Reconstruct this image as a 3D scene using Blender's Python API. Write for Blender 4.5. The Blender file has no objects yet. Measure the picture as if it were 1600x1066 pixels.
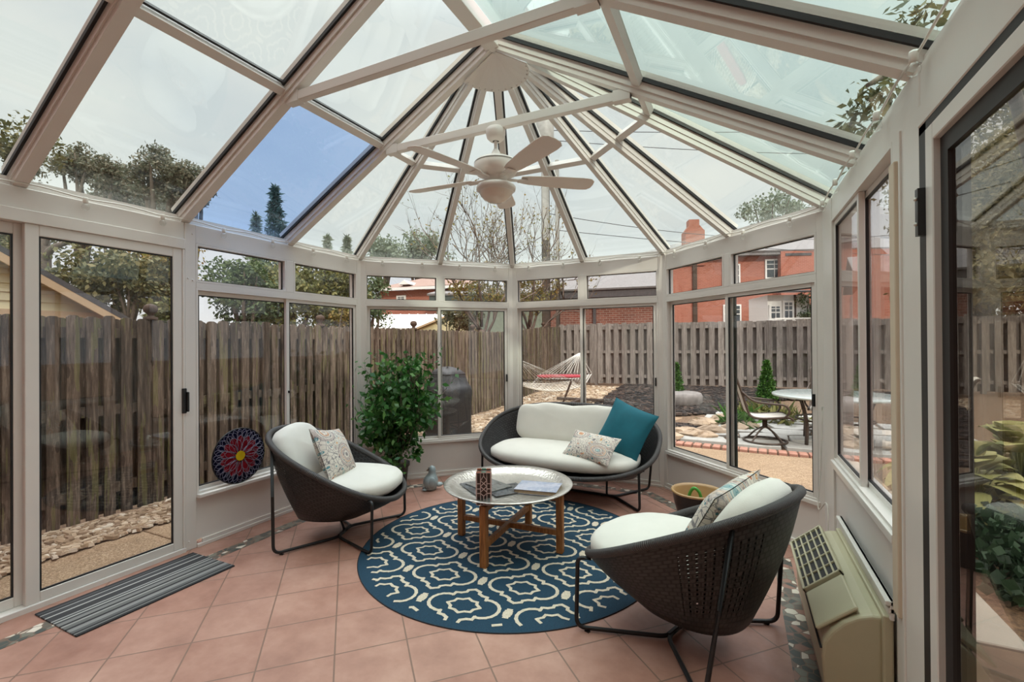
import bpy, bmesh, math, random
import numpy as np
from mathutils import Vector, Matrix
random.seed(7); rng = np.random.default_rng(7)
C = bpy.context.scene.collection
PI = math.pi; R = math.radians
# ---------------------------------------------------------------- camera model
F_PX = 726.8
CAM = Vector((1.4395, -2.7483, 1.409))
FW = Vector((-.43281, .90147, .00436)); RT = Vector((.90147, .43277, -.00671)); UP = Vector((.00794, -.00103, .99997))
def P(px, py, dep):
    """a world point seen at photo pixel px,py at the given real distance along the view"""
    return CAM + (FW * F_PX + RT * (px - 800) - UP * (py - 533)) * (dep / F_PX)
# ---------------------------------------------------------------- properties
def tag(o, label=None, cat=None, group=None, kind=None):
    if label: o['label'] = label
    if cat: o['category'] = cat
    if group: o['group'] = group
    if kind: o['kind'] = kind
    return o
def thing(name, label, cat, loc=(0, 0, 0), rz=0, group=None):
    o = bpy.data.objects.new(name, None); C.objects.link(o)
    o.empty_display_size = .1
    o.location = loc; o.rotation_euler = (0, 0, rz)
    return tag(o, label, cat, group)
def copy_tree(o, parent=None):
    c = o.copy(); C.objects.link(c)
    if parent: c.parent = parent
    for ch in list(o.children): copy_tree(ch, c)
    return c
# ---------------------------------------------------------------- mesh builder
def frame(d, up=Vector((0, 0, 1))):
    d = Vector(d).normalized(); up = Vector(up)
    s = d.cross(up)
    if s.length < 1e-5: s = d.cross(Vector((0, 1, 0)))
    s.normalize(); return s, s.cross(d).normalized(), d
class MB:
    def __init__(self, M=None):
        self.v = []; self.f = []; self.m = []; self.s = []; self.uv = {}; self.M = M; self.mi = 0
    def _a(self, vs):
        b = len(self.v)
        for p in vs:
            p = Vector(p)
            self.v.append(tuple(self.M @ p) if self.M is not None else tuple(p))
        return b
    def _f(self, idx, smooth=False, uv=None):
        self.f.append(tuple(idx)); self.m.append(self.mi); self.s.append(smooth)
        if uv: self.uv[len(self.f) - 1] = uv
    def box(self, x0, x1, y0, y1, z0, z1):
        x0, x1 = sorted((x0, x1)); y0, y1 = sorted((y0, y1)); z0, z1 = sorted((z0, z1))
        b = self._a([(x, y, z) for z in (z0, z1) for y in (y0, y1) for x in (x0, x1)])
        for q in ((0, 2, 3, 1), (4, 5, 7, 6), (0, 1, 5, 4), (2, 6, 7, 3), (0, 4, 6, 2), (1, 3, 7, 5)): self._f([b + i for i in q])
        return self
    def beam(self, a, b_, w, h, up=(0, 0, 1), off=0):
        """box along a->b, width w sideways, from off to off+h along the up direction"""
        a = Vector(a); b_ = Vector(b_); s, u, d = frame(b_ - a, up)
        vs = []
        for p in (a, b_):
            for k in (off, off + h):
                for j in (-w / 2, w / 2): vs.append(p + s * j + u * k)
        b = self._a(vs)
        for q in ((0, 1, 3, 2), (4, 6, 7, 5), (0, 4, 5, 1), (2, 3, 7, 6), (0, 2, 6, 4), (1, 5, 7, 3)): self._f([b + i for i in q])
        return self
    def tube(self, pts, r, n=8, closed=False, caps=True):
        pts = [Vector(p) for p in pts]; N = len(pts)
        rs = r if hasattr(r, '__len__') else [r] * N
        prev = None; rings = []
        for i, p in enumerate(pts):
            a = pts[(i - 1) % N] if (closed or i > 0) else p
            c = pts[(i + 1) % N] if (closed or i < N - 1) else p
            d = (c - a).normalized() if (c - a).length > 1e-9 else Vector((0, 0, 1))
            if prev is None: s, u, _ = frame(d)
            else:
                s = prev - d * prev.dot(d)
                if s.length < 1e-6: s, u, _ = frame(d)
                s.normalize(); u = d.cross(s)
            prev = s
            rings.append(self._a([p + (s * math.cos(2 * PI * k / n) + u * math.sin(2 * PI * k / n)) * rs[i] for k in range(n)]))
        M_ = N if closed else N - 1
        for i in range(M_):
            A, B = rings[i], rings[(i + 1) % N]
            for k in range(n): self._f((A + k, A + (k + 1) % n, B + (k + 1) % n, B + k), True)
        if caps and not closed:
            self._f([rings[0] + k for k in range(n)][::-1]); self._f([rings[-1] + k for k in range(n)])
        return self
    def lathe(self, prof, n=32, c=(0, 0, 0), a0=0, a1=2 * PI, smooth=True):
        full = abs(a1 - a0 - 2 * PI) < 1e-6; m = n if full else n + 1; c = Vector(c); rings = []
        for r, z in prof:
            rings.append(self._a([c + Vector((r * math.cos(a0 + (a1 - a0) * k / n), r * math.sin(a0 + (a1 - a0) * k / n), z)) for k in range(m)]))
        for i in range(len(prof) - 1):
            A, B = rings[i], rings[i + 1]
            for k in range(n):
                k2 = (k + 1) % m
                self._f((A + k, A + k2, B + k2, B + k), smooth, [(k / n, i / (len(prof) - 1)), ((k + 1) / n, i / (len(prof) - 1)), ((k + 1) / n, (i + 1) / (len(prof) - 1)), (k / n, (i + 1) / (len(prof) - 1))])
        return self
    def prism(self, poly, z0, z1, ax=2):
        """polygon in the plane normal to axis ax, extruded from z0 to z1"""
        def q(p, z): return (p[0], p[1], z) if ax == 2 else ((p[0], z, p[1]) if ax == 1 else (z, p[0], p[1]))
        n = len(poly); b = self._a([q(p, z0) for p in poly] + [q(p, z1) for p in poly])
        self._f(range(b + n - 1, b - 1, -1)); self._f(range(b + n, b + 2 * n))
        for k in range(n): self._f((b + k, b + (k + 1) % n, b + n + (k + 1) % n, b + n + k))
        return self
    def slab(self, pts, t):
        """3D polygon thickened by t along its normal"""
        pts = [Vector(p) for p in pts]; nrm = (pts[1] - pts[0]).cross(pts[2] - pts[0]).normalized(); n = len(pts)
        b = self._a(pts + [p + nrm * t for p in pts])
        self._f(range(b + n - 1, b - 1, -1)); self._f(range(b + n, b + 2 * n))
        for k in range(n): self._f((b + k, b + (k + 1) % n, b + n + (k + 1) % n, b + n + k))
        return self
    def loft(self, rings, closed=True, caps=(False, False), smooth=True, su=1, sv=1):
        bs = [self._a(r) for r in rings]; n = len(rings[0]); L = len(rings)
        for i in range(L - 1):
            A, B = bs[i], bs[i + 1]
            for k in range(n if closed else n - 1):
                k2 = (k + 1) % n
                self._f((A + k, A + k2, B + k2, B + k), smooth, [(su * k / n, sv * i / (L - 1)), (su * (k + 1) / n, sv * i / (L - 1)), (su * (k + 1) / n, sv * (i + 1) / (L - 1)), (su * k / n, sv * (i + 1) / (L - 1))])
        if caps[0]: self._f([bs[0] + k for k in range(n)][::-1], smooth)
        if caps[1]: self._f([bs[-1] + k for k in range(n)], smooth)
        return self
    def ball(self, c, r, n=12, m=8, sq=(1, 1, 1)):
        c = Vector(c); rings = []
        for i in range(m + 1):
            t = PI * i / m; rr = max(math.sin(t), 1e-3)
            rings.append([c + Vector((r * sq[0] * rr * math.cos(2 * PI * k / n), r * sq[1] * rr * math.sin(2 * PI * k / n), -r * sq[2] * math.cos(t))) for k in range(n)])
        return self.loft(rings)
    def build(self, name, mats, parent=None, loc=None, bevel=0, seg=2, subsurf=0, weld=False, solid=0):
        me = bpy.data.meshes.new(name); me.from_pydata(self.v, [], self.f)
        mats = mats if isinstance(mats, (list, tuple)) else [mats]
        for m in mats: me.materials.append(m)
        me.polygons.foreach_set('material_index', self.m); me.polygons.foreach_set('use_smooth', self.s)
        if self.uv:
            l = me.uv_layers.new(name='UVMap')
            for fi, u in self.uv.items():
                for k, li in enumerate(me.polygons[fi].loop_indices): l.data[li].uv = u[k]
        me.update()
        o = bpy.data.objects.new(name, me); C.objects.link(o)
        if parent: o.parent = parent
        if loc is not None: o.location = loc
        if weld:
            md = o.modifiers.new('w', 'WELD'); md.merge_threshold = .0004
        if solid:
            md = o.modifiers.new('s', 'SOLIDIFY'); md.thickness = solid; md.offset = 0
        if bevel:
            md = o.modifiers.new('b', 'BEVEL'); md.width = bevel; md.segments = seg; md.limit_method = 'ANGLE'; md.angle_limit = R(40)
        if subsurf:
            md = o.modifiers.new('u', 'SUBSURF'); md.levels = subsurf; md.render_levels = subsurf
        return o
def structure(o, label=None, cat=None): return tag(o, label, cat, kind='structure')
def smooth_path(pts, n=6):
    """Catmull-Rom through the points"""
    p = [Vector(q) for q in pts]; out = []
    for i in range(len(p) - 1):
        a, b, c, d = p[max(i - 1, 0)], p[i], p[i + 1], p[min(i + 2, len(p) - 1)]
        for k in range(n):
            t = k / n
            out.append(.5 * ((2 * b) + (c - a) * t + (2 * a - 5 * b + 4 * c - d) * t * t + (3 * b - a - 3 * c + d) * t ** 3))
    out.append(p[-1]); return out
def round_path(pts, rad=.04, n=5):
    """polyline with filleted corners"""
    p = [Vector(q) for q in pts]; out = [p[0]]
    for i in range(1, len(p) - 1):
        a = (p[i - 1] - p[i]); c = (p[i + 1] - p[i]); r_ = min(rad, a.length * .45, c.length * .45)
        a = p[i] + a.normalized() * r_; c = p[i] + c.normalized() * r_
        for k in range(n + 1):
            t = k / n; out.append(a * (1 - t) ** 2 + p[i] * 2 * t * (1 - t) + c * t * t)
    out.append(p[-1]); return out
# ---------------------------------------------------------------- leaves
def leaves(name, pts, size, mat, parent=None, aspect=.5, droop=.3, spread=.25, nrm=None):
    pts = np.asarray(pts, float); n = len(pts)
    d = rng.normal(size=(n, 3)); d[:, 2] -= droop; d /= np.linalg.norm(d, axis=1)[:, None] + 1e-9
    q = rng.normal(size=(n, 3)); s = np.cross(d, q); s /= np.linalg.norm(s, axis=1)[:, None] + 1e-9
    w = np.cross(s, d)
    L = size * (1 + spread * rng.normal(size=n)).clip(.4, 1.8)[:, None]
    mid = pts + d * L * .45 - w * L * .06
    V = np.empty((n, 4, 3)); V[:, 0] = pts; V[:, 1] = mid + s * L * aspect * .5 + w * L * .12; V[:, 2] = pts + d * L; V[:, 3] = mid - s * L * aspect * .5 + w * L * .12
    me = bpy.data.meshes.new(name); me.vertices.add(4 * n); me.vertices.foreach_set('co', V.reshape(-1))
    me.loops.add(4 * n); me.loops.foreach_set('vertex_index', np.arange(4 * n, dtype=np.int32))
    me.polygons.add(n); me.polygons.foreach_set('loop_start', np.arange(0, 4 * n, 4, dtype=np.int32)); me.polygons.foreach_set('loop_total', np.full(n, 4, dtype=np.int32))
    me.materials.append(mat); me.update(calc_edges=True); me.validate()
    o = bpy.data.objects.new(name, me); C.objects.link(o)
    if parent: o.parent = parent
    return o
def clumps(c, rad, k, n, cr, flat=1.0, seed=0):
    """n points in k clumps of radius cr inside an ellipsoid"""
    g = np.random.default_rng(seed)
    u = g.normal(size=(k, 3)); u /= np.linalg.norm(u, axis=1)[:, None]
    cc = u * (g.random((k, 1)) ** .45) * np.array(rad) + np.array(c)
    i = g.integers(0, k, n)
    o = g.normal(size=(n, 3)); o /= np.linalg.norm(o, axis=1)[:, None]
    o *= (g.random((n, 1)) ** .4) * cr * (.6 + .8 * g.random((k, 1)))[i]; o[:, 2] *= flat
    return cc[i] + o
def branch(mb, p, d, L, r, depth, g, spread=.6, up=.15, n=5, ends=None, kids=(2, 4)):
    p = Vector(p); d = Vector(d).normalized(); pts = [p]; rs = [r]
    for k in range(4):
        d = (d + Vector(g.normal(size=3)) * .13 + Vector((0, 0, up * .3))).normalized(); p = p + d * L / 4
        pts.append(p.copy()); rs.append(r * (1 - .13 * (k + 1)))
    mb.tube(pts, rs, n)
    if ends is not None and depth <= 1: ends.extend(pts[2:])
    if depth > 0:
        for j in range(g.integers(kids[0], kids[1] + 1)):
            q = pts[g.integers(2, 5)]; e = (d + Vector(g.normal(size=3)) * spread + Vector((0, 0, up))).normalized()
            branch(mb, q, e, L * (.62 + .2 * g.random()), r * .55, depth - 1, g, spread, up, max(4, n - 1), ends, kids)
# ================================================================ materials
MATS = {}
class NT:
    def __init__(self, name):
        m = bpy.data.materials.new(name); m.use_nodes = True; self.m = m; self.t = m.node_tree; self.t.nodes.clear()
        self.out = self.n('ShaderNodeOutputMaterial'); MATS[name] = m
    def n(self, typ, **kw):
        q = self.t.nodes.new(typ)
        for k, v in kw.items(): setattr(q, k, v)
        return q
    def l(self, a, b): self.t.links.new(a, b)
    def coord(self, scale=(1, 1, 1), which='Object', rot=(0, 0, 0), loc=(0, 0, 0)):
        c = self.n('ShaderNodeTexCoord'); mp = self.n('ShaderNodeMapping'); mp.inputs['Scale'].default_value = scale; mp.inputs['Rotation'].default_value = rot; mp.inputs['Location'].default_value = loc
        self.l(c.outputs[which], mp.inputs[0]); return mp.outputs[0]
    def noise(self, vec, scale=5, detail=3, rough=.55):
        q = self.n('ShaderNodeTexNoise'); q.inputs['Scale'].default_value = scale; q.inputs['Detail'].default_value = detail; q.inputs['Roughness'].default_value = rough
        self.l(vec, q.inputs['Vector']); return q.outputs['Fac']
    def ramp(self, fac, stops, interp='LINEAR'):
        q = self.n('ShaderNodeValToRGB'); e = q.color_ramp; e.interpolation = interp
        while len(e.elements) < len(stops): e.elements.new(.5)
        for k, (pos, col) in enumerate(stops): e.elements[k].position = pos; e.elements[k].color = (*col, 1)
        self.l(fac, q.inputs[0]); return q.outputs[0]
    def mix(self, fac, a, b, mode='MIX'):
        q = self.n('ShaderNodeMix', data_type='RGBA', blend_type=mode)
        for val, i in ((fac, 0), (a, 6), (b, 7)):
            if hasattr(val, 'links'): self.l(val, q.inputs[i])
            elif i == 0: q.inputs[0].default_value = val
            else: q.inputs[i].default_value = (*val, 1)
        return q.outputs[2]
    def math(self, op, a, b=0, c=0):
        q = self.n('ShaderNodeMath', operation=op)
        for i, v in enumerate((a, b, c)):
            if hasattr(v, 'links'): self.l(v, q.inputs[i])
            else: q.inputs[i].default_value = v
        return q.outputs[0]
    def bump(self, h, strength=.3, dist=.01):
        q = self.n('ShaderNodeBump'); q.inputs['Strength'].default_value = strength; q.inputs['Distance'].default_value = dist; self.l(h, q.inputs['Height']); return q.outputs[0]
    def pbr(self, col, rough=.6, metal=0, normal=None, spec=.5, sheen=0, sub=0, coat=0):
        b = self.n('ShaderNodeBsdfPrincipled')
        for k, v in (('Base Color', col), ('Roughness', rough), ('Metallic', metal)):
            if hasattr(v, 'links'): self.l(v, b.inputs[k])
            elif k == 'Base Color': b.inputs[k].default_value = (*v, 1)
            else: b.inputs[k].default_value = v
        b.inputs['Specular IOR Level'].default_value = spec; b.inputs['Sheen Weight'].default_value = sheen; b.inputs['Coat Weight'].default_value = coat
        if normal: self.l(normal, b.inputs['Normal'])
        self.b = b; self.l(b.outputs[0], self.out.inputs[0]); return self.m
def lin(r, g, b):
    f = lambda c: (c / 255 / 12.92) if c / 255 <= .04045 else ((c / 255 + .055) / 1.055) ** 2.4
    return (f(r), f(g), f(b))
def plain(name, col, rough=.6, metal=0, var=.12, scale=8, bump=0, bs=60, spec=.5, coat=0):
    t = NT(name); v = t.coord(); f = t.noise(v, scale, 3)
    a = tuple(c * (1 - var) for c in col); b = tuple(min(1, c * (1 + var)) for c in col)
    nrm = t.bump(t.noise(v, bs, 2), bump, .004) if bump else None
    return t.pbr(t.ramp(f, [(.3, a), (.7, b)]), rough, metal, nrm, spec, coat=coat)
def island(t):
    return t.n('ShaderNodeNewGeometry').outputs['Random Per Island']
def leafmat(name, cols, rough=.55, trans=.25):
    t = NT(name); r = island(t); n = len(cols)
    col = t.ramp(r, [(i / max(n - 1, 1), c) for i, c in enumerate(cols)])
    b = t.n('ShaderNodeBsdfPrincipled'); t.l(col, b.inputs['Base Color']); b.inputs['Roughness'].default_value = rough; b.inputs['Specular IOR Level'].default_value = .35
    tr = t.n('ShaderNodeBsdfTranslucent'); t.l(col, tr.inputs[0]); mx = t.n('ShaderNodeMixShader'); mx.inputs[0].default_value = trans
    t.l(b.outputs[0], mx.inputs[1]); t.l(tr.outputs[0], mx.inputs[2]); t.l(mx.outputs[0], t.out.inputs[0]); return t.m
def glass(name, tint, refl=1.0, ior=1.5, rough=0.0):
    t = NT(name); lw = t.n('ShaderNodeLayerWeight'); lw.inputs[0].default_value = .5; f0 = ((ior - 1) / (ior + 1)) ** 2
    fres = t.math('MULTIPLY_ADD', t.math('POWER', lw.outputs['Facing'], 5), 1 - f0, f0)
    tr = t.n('ShaderNodeBsdfTransparent'); tr.inputs[0].default_value = (*tint, 1)
    gl = t.n('ShaderNodeBsdfGlossy'); gl.inputs['Roughness'].default_value = rough
    mx = t.n('ShaderNodeMixShader'); t.l(t.math('MULTIPLY', fres, refl), mx.inputs[0]); t.l(tr.outputs[0], mx.inputs[1]); t.l(gl.outputs[0], mx.inputs[2]); t.l(mx.outputs[0], t.out.inputs[0]); return t.m

paint = plain('frame_paint', lin(222, 217, 211), .32, 0, .02, 3)
paint_panel = plain('panel_paint', lin(224, 219, 214), .4, 0, .02, 3)
gasket = plain('black_gasket', (.012, .012, .013), .5)
fan_white = plain('fan_white', lin(225, 216, 208), .35, 0, .02)
charcoal_metal = plain('charcoal_metal', (.018, .018, .019), .42, .3)
black_plastic = plain('black_plastic', (.012, .012, .013), .4)
cushion = plain('cushion_cloth', lin(216, 213, 204), .85, 0, .03, 6, .25, 240)
teal = plain('teal_cloth', lin(8, 96, 112), .8, 0, .1, 10, .3, 260)
ac_plastic = plain('ac_plastic', lin(186, 178, 150), .45, 0, .03)
dark_slot = plain('dark_slot', (.02, .02, .022), .6)
wood_t = NT('table_wood'); v = wood_t.coord((14, 14, 1.5)); w_ = wood_t.noise(v, 6, 4)
wood = wood_t.pbr(wood_t.ramp(w_, [(.3, lin(120, 72, 32)), (.7, lin(178, 118, 62))]), .45, 0, wood_t.bump(w_, .15))
soil = plain('potting_soil', (.06, .04, .025), .95, 0, .5, 30, .6, 80)
ceramic_bird = plain('bird_glaze', lin(150, 165, 168), .3, 0, .25, 9, 0, 60, coat=.4)
brass_pot = plain('tan_glaze', lin(176, 142, 96), .35, 0, .12, 6, coat=.3)
black_glaze = plain('black_glaze', (.010, .010, .011), .3, spec=.3)
green_hose = plain('green_hose', lin(70, 150, 60), .4)
white_plastic = plain('white_plastic', lin(225, 222, 214), .4)
bulb_glass = glass('bulb_glass', (.97, .97, .96), 1.3)

# hammered tray metal
t = NT('hammered_silver'); v = t.coord()
vo = t.n('ShaderNodeTexVoronoi'); vo.inputs['Scale'].default_value = 46; t.l(v, vo.inputs['Vector'])
tray_metal = t.pbr(t.ramp(t.noise(v, 5), [(.3, lin(188, 184, 176)), (.7, lin(222, 218, 210))]), .3, .85, t.bump(vo.outputs['Distance'], .5, .006))
# floor tiles
t = NT('terracotta_tile'); v = t.coord((1, 1, 1), 'Object', (0, 0, R(45)))
br = t.n('ShaderNodeTexBrick'); br.offset = 0; br.squash = 1
mp = t.n('ShaderNodeMapping'); t.l(v, mp.inputs[0]); mp.inputs['Scale'].default_value = (1 / .321,) * 3
mp.inputs['Location'].default_value = (0, 0, 0); TILE_MAP = mp
br.inputs['Scale'].default_value = 1; br.inputs['Brick Width'].default_value = 1; br.inputs['Row Height'].default_value = 1; br.inputs['Mortar Size'].default_value = .013; br.inputs['Mortar Smooth'].default_value = .3; br.inputs['Bias'].default_value = 0
br.inputs['Color1'].default_value = (0, 0, 0, 1); br.inputs['Color2'].default_value = (1, 1, 1, 1); br.inputs['Mortar'].default_value = (.5, .5, .5, 1)
t.l(mp.outputs[0], br.inputs['Vector'])
o_ = t.coord(); n1 = t.noise(o_, 3.2, 5, .65); n2 = t.noise(o_, 14, 4)
base = t.ramp(n1, [(.25, lin(138, 96, 82)), (.5, lin(166, 123, 107)), (.75, lin(188, 148, 131))])
base = t.mix(.14, base, t.ramp(br.outputs['Color'], [(0, lin(160, 110, 92)), (1, lin(205, 165, 148))]))
col = t.mix(br.outputs['Fac'], base, lin(128, 100, 86))
hgt = t.math('ADD', t.math('MULTIPLY', br.outputs['Fac'], -1), t.math('MULTIPLY', t.noise(o_, 7, 4), .5))
tile = t.pbr(col, t.ramp(n2, [(.3, (.32,) * 3), (.7, (.5,) * 3)]), 0, t.bump(hgt, .35, .006))
# pebble mosaic strip
t = NT('mosaic_chips'); v = t.coord(); vo = t.n('ShaderNodeTexVoronoi'); vo.inputs['Scale'].default_value = 24; t.l(v, vo.inputs['Vector'])
ve = t.n('ShaderNodeTexVoronoi', feature='DISTANCE_TO_EDGE'); ve.inputs['Scale'].default_value = 24; t.l(v, ve.inputs['Vector'])
sp = t.n('ShaderNodeSeparateColor'); t.l(vo.outputs['Color'], sp.inputs[0])
col = t.ramp(sp.outputs[0], [(0, lin(70, 78, 74)), (.3, lin(120, 120, 108)), (.5, lin(214, 206, 190)), (.62, lin(96, 92, 84)), (.8, lin(150, 112, 98)), (.92, lin(222, 212, 198))], 'CONSTANT')
mosaic = t.pbr(t.mix(t.math('LESS_THAN', ve.outputs['Distance'], .05), col, lin(120, 98, 84)), .4)
# wicker
def wicker_mat(name, nu, nv, holes):
    t = NT(name); uv = t.coord((nu, nv, 1), 'UV')
    br = t.n('ShaderNodeTexBrick'); br.offset = .5; br.inputs['Scale'].default_value = 1; br.inputs['Brick Width'].default_value = 1; br.inputs['Row Height'].default_value = 1; br.inputs['Mortar Size'].default_value = .2; br.inputs['Mortar Smooth'].default_value = .8
    br.inputs['Color1'].default_value = (*lin(40, 39, 40), 1); br.inputs['Color2'].default_value = (*lin(58, 56, 57), 1); br.inputs['Mortar'].default_value = (*lin(12, 12, 12), 1)
    t.l(uv, br.inputs['Vector'])
    m_ = t.pbr(br.outputs['Color'], .5, 0, t.bump(br.outputs['Fac'], -1, .03), .45)
    if holes:   # the weave is open: little gaps between the cane strands at the loose part
        sx = t.n('ShaderNodeSeparateXYZ'); t.l(uv, sx.inputs[0])
        fx = t.math('ABSOLUTE', t.math('SUBTRACT', t.math('FRACT', sx.outputs[0]), .5)); fy = t.math('ABSOLUTE', t.math('SUBTRACT', t.math('FRACT', sx.outputs[1]), .5))
        hole = t.math('MULTIPLY', t.math('LESS_THAN', fx, .13), t.math('LESS_THAN', fy, .26))
        uv2 = t.coord((1, 1, 1), 'UV'); s2 = t.n('ShaderNodeSeparateXYZ'); t.l(uv2, s2.inputs[0])
        zone = t.math('MULTIPLY', t.math('GREATER_THAN', s2.outputs[1], .14), t.math('LESS_THAN', s2.outputs[1], .62))
        zx = t.math('ABSOLUTE', t.math('SUBTRACT', t.math('ABSOLUTE', t.math('SUBTRACT', s2.outputs[0], .5)), .36))   # both flanks of the front
        zone = t.math('MULTIPLY', zone, t.math('LESS_THAN', zx, .07))
        a = t.math('MULTIPLY', hole, zone)
        tr = t.n('ShaderNodeBsdfTransparent'); mx = t.n('ShaderNodeMixShader'); t.l(a, mx.inputs[0]); t.l(t.b.outputs[0], mx.inputs[1]); t.l(tr.outputs[0], mx.inputs[2]); t.l(mx.outputs[0], t.out.inputs[0])
    return m_
wicker = wicker_mat('charcoal_wicker', 74, 30, True)
wicker_long = wicker_mat('charcoal_wicker_long', 110, 26, False)
t = NT('wicker_wrap'); uv = t.coord((1, 1, 1), 'UV'); wv = t.n('ShaderNodeTexWave', bands_direction='Y'); wv.inputs['Scale'].default_value = 46; t.l(uv, wv.inputs['Vector'])
wrap = t.pbr(t.ramp(wv.outputs['Fac'], [(0, lin(40, 38, 38)), (1, lin(84, 81, 80))]), .5, 0, t.bump(wv.outputs['Fac'], .6, .004))
# suzani print
def print_mat(name, seed, ox=.5, oy=.5):
    t = NT(name); uv = t.coord((1, 1, 1), 'UV', loc=(seed * .37, seed * .21, 0))
    cream = lin(216, 208, 196); slate = lin(78, 76, 88)
    vo = t.n('ShaderNodeTexVoronoi'); vo.inputs['Scale'].default_value = 1.9; vo.inputs['Randomness'].default_value = .8; t.l(uv, vo.inputs['Vector'])
    d = t.math('ADD', vo.outputs['Distance'], t.math('MULTIPLY', t.math('SUBTRACT', t.noise(uv, 9, 2), .5), .07))
    st = [(0, lin(214, 150, 70)), (.035, slate), (.05, cream), (.08, lin(70, 140, 150)), (.15, cream), (.17, lin(150, 186, 186)), (.21, slate), (.225, cream), (.25, lin(168, 148, 142)), (.32, cream), (.335, lin(196, 128, 72)), (.36, cream), (.385, slate), (.405, cream), (.43, lin(176, 158, 152)), (.50, slate), (.515, cream)]
    rings = t.ramp(d, st, 'CONSTANT')
    v2 = t.n('ShaderNodeTexVoronoi'); v2.inputs['Scale'].default_value = 13; t.l(uv, v2.inputs['Vector'])
    sp = t.n('ShaderNodeSeparateColor'); t.l(v2.outputs['Color'], sp.inputs[0])
    flow = t.ramp(sp.outputs[0], [(0, lin(84, 138, 146)), (.18, lin(170, 150, 146)), (.36, cream), (.46, lin(206, 150, 84)), (.55, lin(92, 86, 98)), (.64, lin(190, 172, 164)), (.8, lin(120, 160, 160)), (.9, lin(186, 110, 72))], 'CONSTANT')
    r2 = v2.outputs['Distance']
    fine = t.mix(t.math('LESS_THAN', r2, .30), cream, flow); fine = t.mix(t.math('LESS_THAN', r2, .12), fine, cream)
    ed = t.n('ShaderNodeTexVoronoi', feature='DISTANCE_TO_EDGE'); ed.inputs['Scale'].default_value = 13; t.l(uv, ed.inputs['Vector'])
    fine = t.mix(t.math('MULTIPLY', t.math('LESS_THAN', ed.outputs['Distance'], .035), .75), fine, slate)
    col = t.mix(t.math('LESS_THAN', d, .515), fine, t.mix(.35, rings, fine))
    return t.pbr(col, .85, 0, t.bump(t.noise(uv, 120, 2), .15, .003))
print_a = print_mat('printed_cloth', 1); print_b = print_mat('printed_cloth_b', 5); print_c = print_mat('printed_cloth_c', 9)
# doormat stripes
t = NT('striped_mat'); v = t.coord((1, 1, 1), 'Object'); sx = t.n('ShaderNodeSeparateXYZ'); t.l(v, sx.inputs[0])
st = t.ramp(t.math('FRACT', t.math('MULTIPLY', t.math('ADD', sx.outputs[0], .22), 2.27)), [(0, (.02, .02, .022)), (.05, lin(70, 70, 72)), (.09, (.02, .02, .022)), (.13, lin(150, 150, 148)), (.155, lin(62, 62, 64)), (.25, lin(168, 168, 164)), (.275, lin(54, 54, 56)), (.40, lin(150, 150, 148)), (.43, (.02, .02, .022)), (.46, lin(160, 160, 156)), (.49, lin(60, 60, 62)), (.53, lin(120, 120, 118)), (.6, (.02, .02, .022)), (.64, lin(150, 150, 146)), (.67, lin(100, 100, 98)), (.74, (.02, .02, .022)), (.78, lin(130, 130, 128)), (.85, lin(90, 90, 90)), (.9, (.02, .02, .022)), (.93, lin(110, 110, 108)), (.96, (.02, .02, .022))], 'CONSTANT')
mat_stripe = t.pbr(st, .9, 0, t.bump(t.noise(v, 300, 2), .4, .003))
# rug
t = NT('rug_blue'); v = t.coord((1, 1, 1)); n1 = t.noise(t.coord((30, 160, 1)), 3, 3)
rug_blue = t.pbr(t.ramp(n1, [(.3, lin(8, 40, 58)), (.7, lin(22, 64, 86))]), .92, 0, t.bump(t.noise(v, 260, 2), .4, .003))
t = NT('rug_cream'); v = t.coord()
rug_cream = t.pbr(t.ramp(t.noise(v, 120, 2), [(.3, lin(190, 176, 154)), (.7, lin(214, 202, 182))]), .92, 0, t.bump(t.noise(v, 260, 2), .4, .003))
rug_edge = plain('rug_binding', (.012, .014, .02), .9)
# stained glass colours
sg_red = plain('red_glass', lin(120, 22, 34), .15, 0, .25, 20, coat=.4); sg_navy = plain('navy_glass', lin(14, 16, 44), .15, 0, .3, 20, coat=.4)
sg_yel = plain('yellow_glass', lin(206, 176, 30), .2, 0, .1); sg_lead = plain('lead_line', lin(150, 148, 168), .4, .3)
sg_black = plain('black_glass', lin(28, 12, 14), .12, coat=.6); sg_green = plain('green_glass', lin(20, 110, 80), .12, coat=.5); sg_or = plain('orange_glass', lin(160, 74, 40), .12, coat=.5)
pale_lead = plain('pale_lead', lin(205, 180, 176), .4, .2)
# printed paper
def cover_mat(name, cols, sc):
    t = NT(name); v = t.coord((1, 1, 1)); n1 = t.noise(v, sc, 5, .7)
    return t.pbr(t.ramp(n1, [(.25 + .5 * i / (len(cols) - 1), c) for i, c in enumerate(cols)]), .25, 0, None, .5, coat=.4)
cover_cloud = cover_mat('cloud_cover', [lin(120, 122, 150), lin(190, 190, 204), lin(150, 158, 180), lin(226, 224, 226)], 7)
cover_dark = cover_mat('dark_cover', [lin(24, 26, 28), lin(46, 50, 54), lin(92, 96, 100), lin(36, 38, 40)], 16)
cover_grey = cover_mat('grey_cover', [lin(60, 62, 62), lin(120, 120, 116), lin(40, 42, 44)], 20)
paper = plain('page_edges', lin(196, 172, 140), .8, 0, .1, 90)
# glass
clear = glass('clear_glass', (.97, .975, .97), 1.0)
mint = glass('mint_roof_glass', (.92, .955, .93), 1.15)
mint2 = glass('green_roof_glass', (.86, .955, .915), 1.25)
sky_blue = glass('sky_tint_roof_glass', (.66, .78, .93), 1.0)  # blue of the sky behind one clear pane, put into its tint
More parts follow.
